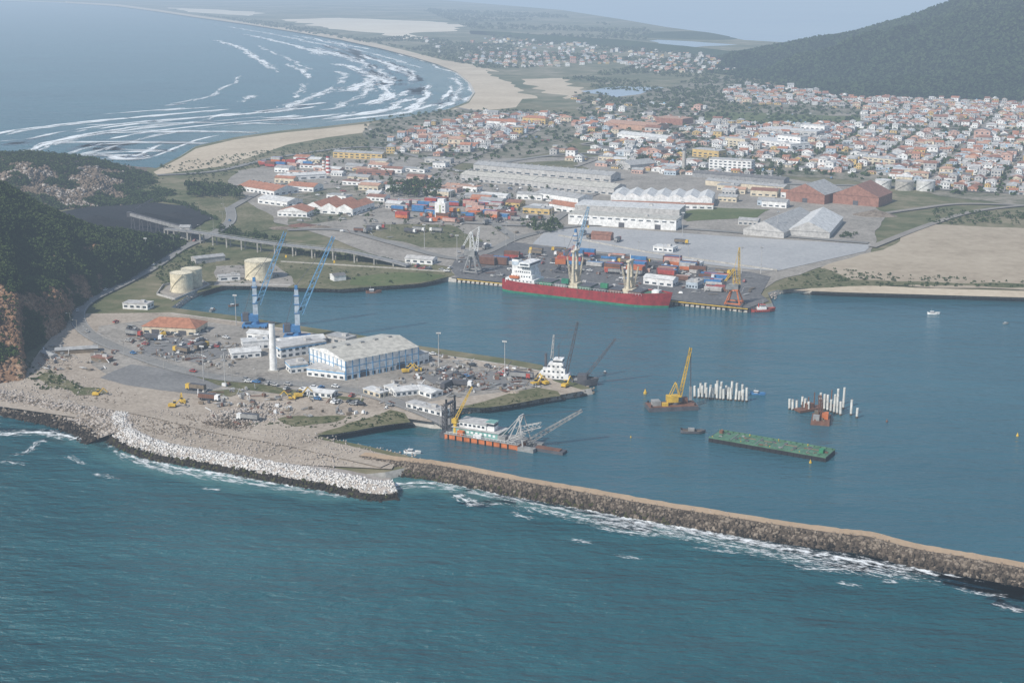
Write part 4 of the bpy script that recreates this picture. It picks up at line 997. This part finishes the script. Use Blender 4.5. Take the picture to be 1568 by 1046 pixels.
def tug(name,u,v,rz,hm,sc=1):
    b=MB(); hull(b,22,7,2.6,('black',hm,'rust'),12,.3,.15,1.2,.1,.5); b.box((10,0,1.8),(8,4.6,2.6),'white'); b.box((11,0,4.4),(4.5,3.8,2.2),'white'); b.box((11,0,5.1),(4.6,3.9,.9),'window'); b.box((11,0,6.6),(4.9,4.2,.25),hm)
    b.cyl((7,0,4.4),(7,0,8),.6,.5,10,hm); b.cyl((11,0,6.8),(11,0,11),.12,.08,6,'white'); b.box((3,0,1.8),(3,2,1),'dgrey')
    for i in range(8): b.cyl((3+i*2,-3.6,1.2),(3+i*2,-3.4,1.2),.5,.5,8,'black')
    putuv(b.mesh(name),name,u,v,rz,0,sc)
tug('tugboat',1150,478,.15,'red',.7)
def boat(u,v,rz,c,sc=1):
    b=MB(); hull(b,9,2.8,1.1,(c,c,'wood'),10,.35,.1,.7,.1,.3); b.box((3.6,0,.4),(2.6,1.9,1.8),'white'); b.box((3.6,0,1.3),(2.66,1.96,.6),'window'); b.box((3.6,0,2.2),(3,2.2,.12),'white'); b.cyl((3,0,2.3),(3,0,4.6),.07,.05,5,'lgrey')
    putuv(b.mesh('small_boat'),'small_boat',u,v,rz,0,sc)
boat(1420,481,-.1,'white',.8); boat(1149,603,-.3,'blue',.8); boat(322,478,1.4,'steel',.8); boat(619,693,-.2,'white',.8); boat(560,449,.1,'rust',1.1); boat(1536,496,.2,'steel',.4); boat(926,573,1.5,'dgrey',.5); boat(350,470,.5,'rust',.7)
def buoy(u,v,c,s):
    b=MB(); b.cyl((0,0,-.5),(0,0,1),1,1,14,c); b.cyl((0,0,1),(0,0,2.8),.7,.25,10,c); b.cyl((0,0,2.8),(0,0,3.3),.3,.3,8,'dgrey'); putuv(b.mesh('mooring_buoy'),'mooring_buoy',u,v,0,0,s)
buoy(988,603,'cyellow',.9); buoy(1241,709,'cyellow',.6); buoy(1558,668,'cyellow',.6); buoy(966,670,'cyellow',.35); buoy(1358,646,'rust',.5)
# ---------------------------------------------------------------- dredger
b=MB(); b.box((18,0,-.8),(38,12,3.4),'orange',top=1.0); b.box((18,0,2.6),(38.6,12.6,.25),'steel'); b.box((18,-6.04,-.6),(37,.1,1.1),'rust')
b.box((14,1,2.85),(24,9,2.8),'teal'); b.box((14,1,5.65),(25,10,.3),'lgrey'); b.box((12,1,5.95),(14,7,2.7),'white'); b.box((12,1,8.65),(15,8,.3),'lgrey'); b.box((21,0,5.95),(4,4,4),'white'); b.box((21,0,9.95),(4.6,4.6,.25),'teal'); b.box((21,-.0,8.2),(4.1,4.1,1.1),'window')
for i in range(10): b.box((3+i*2.3,-3.53,3.7),(1.3,.1,1),'white')
for i in range(6): b.box((6+i*2.3,-2.53,6.8),(1.3,.1,1),'window')
b.box((7,-4.8,2.85),(3,2,2),'orange'); b.box((16,-5,2.85),(4,1.6,1.4),'white'); b.box((28,-3,2.85),(4,3,2.2),'steel')
for i in range(9): b.box((1+i*3.9,-6.3,-.3),(.5,.4,2.8),'black')
for s in(-4,4):
    b.truss((-2,s,-1),(-2,s,16),1.8,1.8,9,.3,'dgrey'); b.cyl((-2,s+1.6,-2),(-2,s+1.6,18),.5,.5,8,'black')
b.box((-2,0,0),(4,11,2.4),'dgrey'); b.bar((-2,-4,15.5),(-2,4,15.5),1,'dgrey'); b.bar((-2,-4,9),(-2,4,9),.7,'dgrey')
b.cyl((3,-3,2.8),(3,-3,8),.9,.8,10,'cyellow'); b.box((3,-3,7.6),(2.6,2.4,2),'cyellow'); b.truss((3,-3,9),(10,1,25),1.1,.5,9,.22,'cyellow')
for s in(-4.5,4.5):
    b.bar((31,s,2.8),(36,s*.5,15),.5,'lgrey'); b.bar((39,s,1.5),(36,s*.5,15),.5,'lgrey'); b.truss((31,s,3),(40,s,8),1.5,1.2,5,.22,'lgrey')
    b.bar((26,s,2.8),(36,s*.5,15),.3,'lgrey'); b.box((41,s,-.8),(8,3,2.6),'steel')
b.bar((36,-2.3,15),(36,2.3,15),.6,'lgrey'); b.truss((34,0,8),(46,0,12),2.5,2,6,.25,'lgrey'); b.truss((38,0,2),(60,14,17),2,1,12,.25,'steel'); b.bar((36,0,15),(60,14,17),.2,'dgrey')
b.box((50,0,-.6),(16,5,1.8),'dgrey'); b.box((50,0,1.2),(12,3,.5),'rust')
for i in range(20): b.bar((i*1.9,-6.2,2.8),(i*1.9,-6.2,3.9),.1,'white')
b.bar((0,-6.2,3.9),(36,-6.2,3.9),.1,'white')
a=P(690,668,0); put(b.mesh('dredger'),'dredger',(a[0]+1,a[1]+1,0),math.radians(-27))
b=MB(); hull(b,32,9,3.5,('black','dgrey','steel'),12,.25,.1,1,.1,.6); b.box((10,0,3),(16,7,3),'white'); b.box((10,0,6),(12,6.5,2.8),'white'); b.box((11,0,8.8),(8,6,2.6),'white'); b.box((12,0,11.4),(5,5.4,2.4),'white'); b.box((12,0,12.2),(5.1,5.5,.9),'window')
for k in range(3):
    for i in range(5): b.box((5+i*2.4,-3.55+k*.25,3.9+k*2.8),(1,.1,.9),'window')
b.cyl((12,0,13.8),(12,0,22),.25,.15,6,'dgrey'); b.cyl((5,0,8),(5,0,16),.8,.7,10,'dgrey'); b.truss((16,0,6),(22,0,34),1.6,.7,10,.28,'dgrey'); b.truss((8,1,13),(9,1,26),1.2,.6,6,.22,'lgrey')
b.truss((26,0,4),(42,2,26),1.5,.7,12,.26,'dgrey'); b.box((25,0,3),(5,5,3),'dgrey'); b.bar((12,0,21),(22,0,34),.15,'dgrey'); b.bar((12,0,21),(3,0,5),.15,'dgrey')
a=P(822,592,0); put(b.mesh('dredging_vessel'),'dredging_vessel',(a[0],a[1]+9,0),math.radians(-14))
b=MB(); b.box((12,0,-.8),(25,10,3),'dgrey'); b.box((12,0,2.2),(24.6,9.6,.15),'rust')
for x in(1,23):
    for y in(-4,4): b.cyl((x,y,2.3),(x,y,3.4),.35,.4,8,'black')
b.box((4,0,2.35),(4,5,2.2),'steel'); b.box((19,2,2.35),(3,3,2.6),'rust'); b.box((8,-2.5,2.35),(3,2,1.5),'cyellow')
b.cyl((14,0,2.35),(14,0,3.6),2.2,2.2,14,'dgrey'); b.box((13,0,3.6),(7,4,3.2),'cyellow'); b.box((16,-1.4,3.8),(2,1.4,2.4),'glass')
for s in(-1.5,1.5): b.bar((11,s,6.5),(14,s,13),.35,'cyellow'); b.bar((16,s,6),(14,s,13),.3,'cyellow')
b.bar((14,-1.5,13),(14,1.5,13),.35,'cyellow'); b.truss((16,0,5),(21,0,31),1.4,.9,14,.24,'cyellow'); b.bar((14,0,13),(21,0,31),.15,'dgrey')
b.bar((21,0,31),(21.6,0,10),.4,'dgrey'); b.box((21.6,0,4),(1.2,1.2,7),'steel')
a=P(992,627,0); put(b.mesh('crane_barge'),'crane_barge',(a[0],a[1],0),math.radians(8))
def piles(lst):
    b=MB()
    for u,v,h in lst:
        x,y=P(u,v,0); dx=random.uniform(-.25,.25); b.cyl((x,y,-1),(x+dx,y,h),.62,.62,12,'pile'); b.cyl((x,y,-.5),(x,y,.9),.66,.66,12,'rockdark')
        if random.random()<.3: b.cyl((x+dx,y,h),(x+dx,y,h+.8),.1,.1,5,'rust')
    put(b.mesh('concrete_piles'),'concrete_piles',(0,0,0))
piles([(1064+i*5.6+random.uniform(-1,1),609+i*.45,6+random.uniform(-1,1.6)) for i in range(15)]+[(1072+i*8,604+i*.5,6+random.uniform(-1,2.5)) for i in range(9)]+[(1098,612,10),(1127,613,9)])
piles([(1209,627,5.5),(1214,628,5.5),(1220,628,5),(1232,628,6),(1238,630,5),(1228,622,5)]+[(1262+i*5,628+i*1.6,random.uniform(6,10)) for i in range(6)]+[(1303,636,8),(1312,640,5),(1291,626,11),(1283,622,9),(1256,622,7)])
b=MB(); b.box((8,0,-.6),(14,9,2.6),'rust',top=.97); b.box((8,-2,2),(5,3,2.4),'orange'); b.box((4,2,2),(4,3,2),'steel'); b.box((10,2,2),(2.5,2.5,2.6),'wood'); b.truss((8,0,2),(9,1,13),1.6,1,6,.25,'rust'); b.truss((12,0,2),(13,0,10),1.2,.8,5,.22,'dgrey')
for i in range(8): b.box((1.5+i*1.8,-4.55,1.2),(.8,.25,.8),'black')
for i in range(16): b.box((random.uniform(2,14),random.uniform(-3.5,3.5),2),(random.uniform(.5,1.6),random.uniform(.5,1.4),random.uniform(.4,1.5)),random.choice(['rust','steel','dgrey','wood','wood']))
a=P(1250,645,0); put(b.mesh('piling_barge'),'piling_barge',(a[0],a[1]-8,0),math.radians(75))
b=MB(); b.box((6,0,.3),(22,5,1.1),'rust'); b.box((2,0,1.4),(4,3,2.4),'rust'); b.box((11,0,1.4),(3,3,3),'steel')
for i in range(6): b.cyl((i*3.5-2,0,1.4),(i*3.5-2,0,5+i%3*2),.3,.3,6,'rust')
a=P(1236,633,0); put(b.mesh('work_platform'),'work_platform',(a[0],a[1]+4,0),math.radians(25))
b=MB(); L=56; b.box((L/2,0,-.8),(L,13,2.7),'black'); b.box((L/2,0,1.9),(L-.6,12.4,.12),'deckgreen')
for s in(-1,1):
    b.box((L/2,s*6.3,1.9),(L,.35,.7),'deckgreen')
    for i in range(20): b.box((1.5+i*2.8,s*6.6,.2),(.9,.3,1.5),'black'); b.cyl((1.5+i*2.8,s*5.7,2),(1.5+i*2.8,s*5.7,2.9),.2,.25,6,'cyellow' if i%5==0 else 'deckgreen')
for i in range(9): b.box((4+i*6,0,2.03),(.3,11.5,.2),'grey' if i%2 else 'deckgreen'); b.box((6+i*5.6,random.uniform(-4,4),2.02),(1.4,1.4,.35),'dgrey')
b.box((52,0,2),(2,3,1.6),'green'); b.box((2.5,3,2),(1.6,2,1.4),'rust')
for i in range(30): b.box((random.uniform(2,54),random.uniform(-5.5,5.5),2.02),(random.uniform(.4,2),random.uniform(.3,1.2),random.uniform(.1,.5)),random.choice(['rust','dgrey','steel','wood','deckgreen']))
for i in range(4): b.cyl((14+i*10,2,2.02),(20+i*10,2,2.02),.25,.25,6,'rust')
a=P(1096,677,0);c=P(1262,706,0); put(b.mesh('flat_barge'),'flat_barge',(a[0],a[1]+6,0),math.atan2(c[1]-a[1],c[0]-a[0]))
b=MB(); hull(b,11,4,1.3,('black','dgrey','wood'),10,.2,.1,.4,.05,.3); b.box((5,0,.8),(3,2.4,1.4),'steel'); putuv(b.mesh('work_boat'),'work_boat',1042,662,-.1,0)
b=MB(); b.box((0,0,2.2),(26,5,.8),'concrete')
for i in range(6):
    for y in(-2,2): b.cyl((-11+i*4.4,y,-2),(-11+i*4.4,y,2.2),.4,.4,8,'concrete')
putuv(b.mesh('concrete_jetty'),'concrete_jetty',664,652,math.radians(-35),0)
# ---------------------------------------------------------------- foam
random.seed(5)
ribbon('surf_shallows',[(200,262),(277,240),(300,224),(360,208),(430,197),(560,183),(625,174),(675,164),(700,150),(705,135),(690,118),(650,102),(600,88),(540,74),(450,56),(300,33)],230,'shallow_tint',.04,vw=.3)
CO=smooth([Vector(P(u,v,0)) for u,v in [(-300,262),(-100,256),(0,252),(120,250),(200,252),(277,243),(360,214),(430,204),(500,197),(560,191),(625,183),(685,172),(718,158),(728,143),(720,127),(700,111),(670,99),(630,87),(580,74),(520,61),(450,49),(380,38),(300,27)]],14)
cn=normals(CO); zf=.08
def surf(i0,n,off,wd,mat):
    global zf
    zf+=.004; seg=[]
    ph=random.uniform(0,50)
    for i in range(i0,min(len(CO),i0+n)):
        o=off+20*mnoise.noise(Vector((CO[i].x*.005,CO[i].y*.005,ph))); seg.append(CO[i]-cn[i]*o)
    if len(seg)>3: ribbon('surf_foam',None,wd,mat,zf,vw=.6,world=seg)
surf(60,len(CO)-62,10,26,'surf_thin')
for off,k,wm in ((40,9,20),(75,10,24),(115,11,28),(160,11,30),(210,10,32),(265,9,32),(330,7,30),(400,5,26),(480,4,24)):
    for q in range(k):
        i0=random.randint(20,130) if q%2 else random.randint(110,250); n=random.randint(24,80)
        wf=1.0 if i0<110 else 1.45
        surf(i0,n,off+random.uniform(-15,15),wm*random.uniform(.6,1.25)*wf,random.choice(['surf_foam','surf_thin']))
for p,wd in (([(440,163),(475,160),(515,156)],45),([(520,144),(548,134),(572,120)],95),([(540,112),(585,122),(600,132)],70),([(165,236),(190,243),(215,240)],50),([(300,190),(340,176),(380,174)],32),([(560,165),(600,150),(630,136)],60),([(500,95),(540,104),(570,118)],60),([(450,72),(500,80),(540,92)],60)):
    zf+=.01; ribbon('surf_foam',p,wd,'surf_foam',zf,vw=.4)
WL=[(-60,640),(0,657),(60,661),(120,669),(165,682),(190,698),(250,713),(340,729),(430,743),(520,753),(575,754),(610,743),(680,742),(760,756),(850,773),(950,792),(1050,809),(1150,829),(1250,847),(1350,864),(1450,880),(1568,903),(1750,935)]
ribbon('shallow_water',WL,34,'near_tint',.05,vw=.3)
ribbon('shore_foam',[(u,v-2) for u,v in WL],9,'shore_foam',.12,vw=.6)
ribbon('shore_foam',[(u,v+4) for u,v in WL],14,'streak_foam',.15,vw=.7)
ribbon('shore_foam',WL[13:],15,'shore_foam',.17,vw=.7)
ribbon('shore_foam',[(u,v+12) for u,v in WL[11:]],22,'wisp_foam',.185,vw=.7)
ribbon('shore_foam',[(-60,662),(0,664),(60,662),(120,672),(160,686)],16,'shore_foam',.19,vw=.5)
ribbon('shore_foam',[(-20,706),(40,692),(60,676),(95,680)],8,'wisp_foam',.21,vw=.5)
for i,p in enumerate([[(696,752),(710,764),(740,778)],[(770,780),(800,790),(835,797)],[(130,724),(160,728),(190,736)],[(300,748),(350,750)],[(1040,836),(1100,842),(1150,850)],[(1190,862),(1260,872),(1330,868)],[(1340,886),(1385,894)],[(1520,922),(1575,940)],[(95,694),(115,704),(140,716)],[(-10,703),(50,714)],[(880,800),(960,815),(1040,822)],[(930,848),(995,857)],[(1270,890),(1335,900)],[(860,822),(920,834)],[(1440,895),(1500,908),(1568,915)],[(210,702),(240,718),(300,730)],[(700,775),(740,772),(790,770)],[(900,795),(940,802),(1000,808)],[(1510,914),(1545,932),(1590,932)]]):
    ribbon('foam_streak',p,8 if i else 13,'wisp_foam' if i else 'shore_foam',.23+i*.008,vw=.5)
ribbon('surf_foam',[(1205,450),(1290,452),(1400,455),(1568,461),(1700,466)],5,'surf_thin',.12,vw=.5)
# ---------------------------------------------------------------- haze volume: absorbs, and its emission stands in for light scattered by air
m=D.materials.new('air_haze'); m.use_nodes=True; nt=m.node_tree; nt.nodes.remove(nt.nodes['Principled BSDF']); out=nt.nodes['Material Output']
SG=1/6200
ab=nn(nt,'ShaderNodeVolumeAbsorption'); ab.inputs['Color'].default_value=(0,0,0,1); ab.inputs['Density'].default_value=SG
em=nn(nt,'ShaderNodeEmission'); em.inputs['Color'].default_value=(.43,.55,.70,1); em.inputs['Strength'].default_value=SG
ad=nn(nt,'ShaderNodeAddShader'); nt.links.new(ab.outputs[0],ad.inputs[0]); nt.links.new(em.outputs[0],ad.inputs[1]); nt.links.new(ad.outputs[0],out.inputs['Volume']); MC['air_haze']=m
b=MB(); b.box((0,20000,-5),(70000,44000,700),'air_haze'); put(b.mesh('atmosphere_haze'),'atmosphere_haze',(0,0,0))
# ---------------------------------------------------------------- light & camera
el=math.radians(42); sx,sy=-.72,-.69; az=math.atan2(sx,sy)
d=Vector((math.sin(az)*math.cos(el),math.cos(az)*math.cos(el),math.sin(el)))
sl=D.lights.new('sun','SUN'); sl.energy=5.0; sl.angle=math.radians(.5); sl.color=(1,.95,.88)
so=D.objects.new('sun',sl); so.rotation_euler=(-d).to_track_quat('-Z','Y').to_euler(); so.location=(0,0,900); S.collection.objects.link(so)
w=D.worlds.new('World'); S.world=w; w.use_nodes=True; nt=w.node_tree; sk=nn(nt,'ShaderNodeTexSky'); sk.sky_type='NISHITA'; sk.sun_disc=False; sk.sun_elevation=el; sk.sun_rotation=az
nt.links.new(sk.outputs[0],nt.nodes['Background'].inputs['Color']); nt.nodes['Background'].inputs['Strength'].default_value=.125
cd=D.cameras.new('camera'); cd.lens=50; cd.sensor_width=36; cd.clip_end=90000; cd.clip_start=1
co=D.objects.new('camera',cd); co.location=(0,0,H); co.rotation_euler=(math.pi/2-PITCH,0,0); S.collection.objects.link(co); S.camera=co
S.view_settings.view_transform='Standard'; S.view_settings.look='None'; S.view_settings.exposure=0
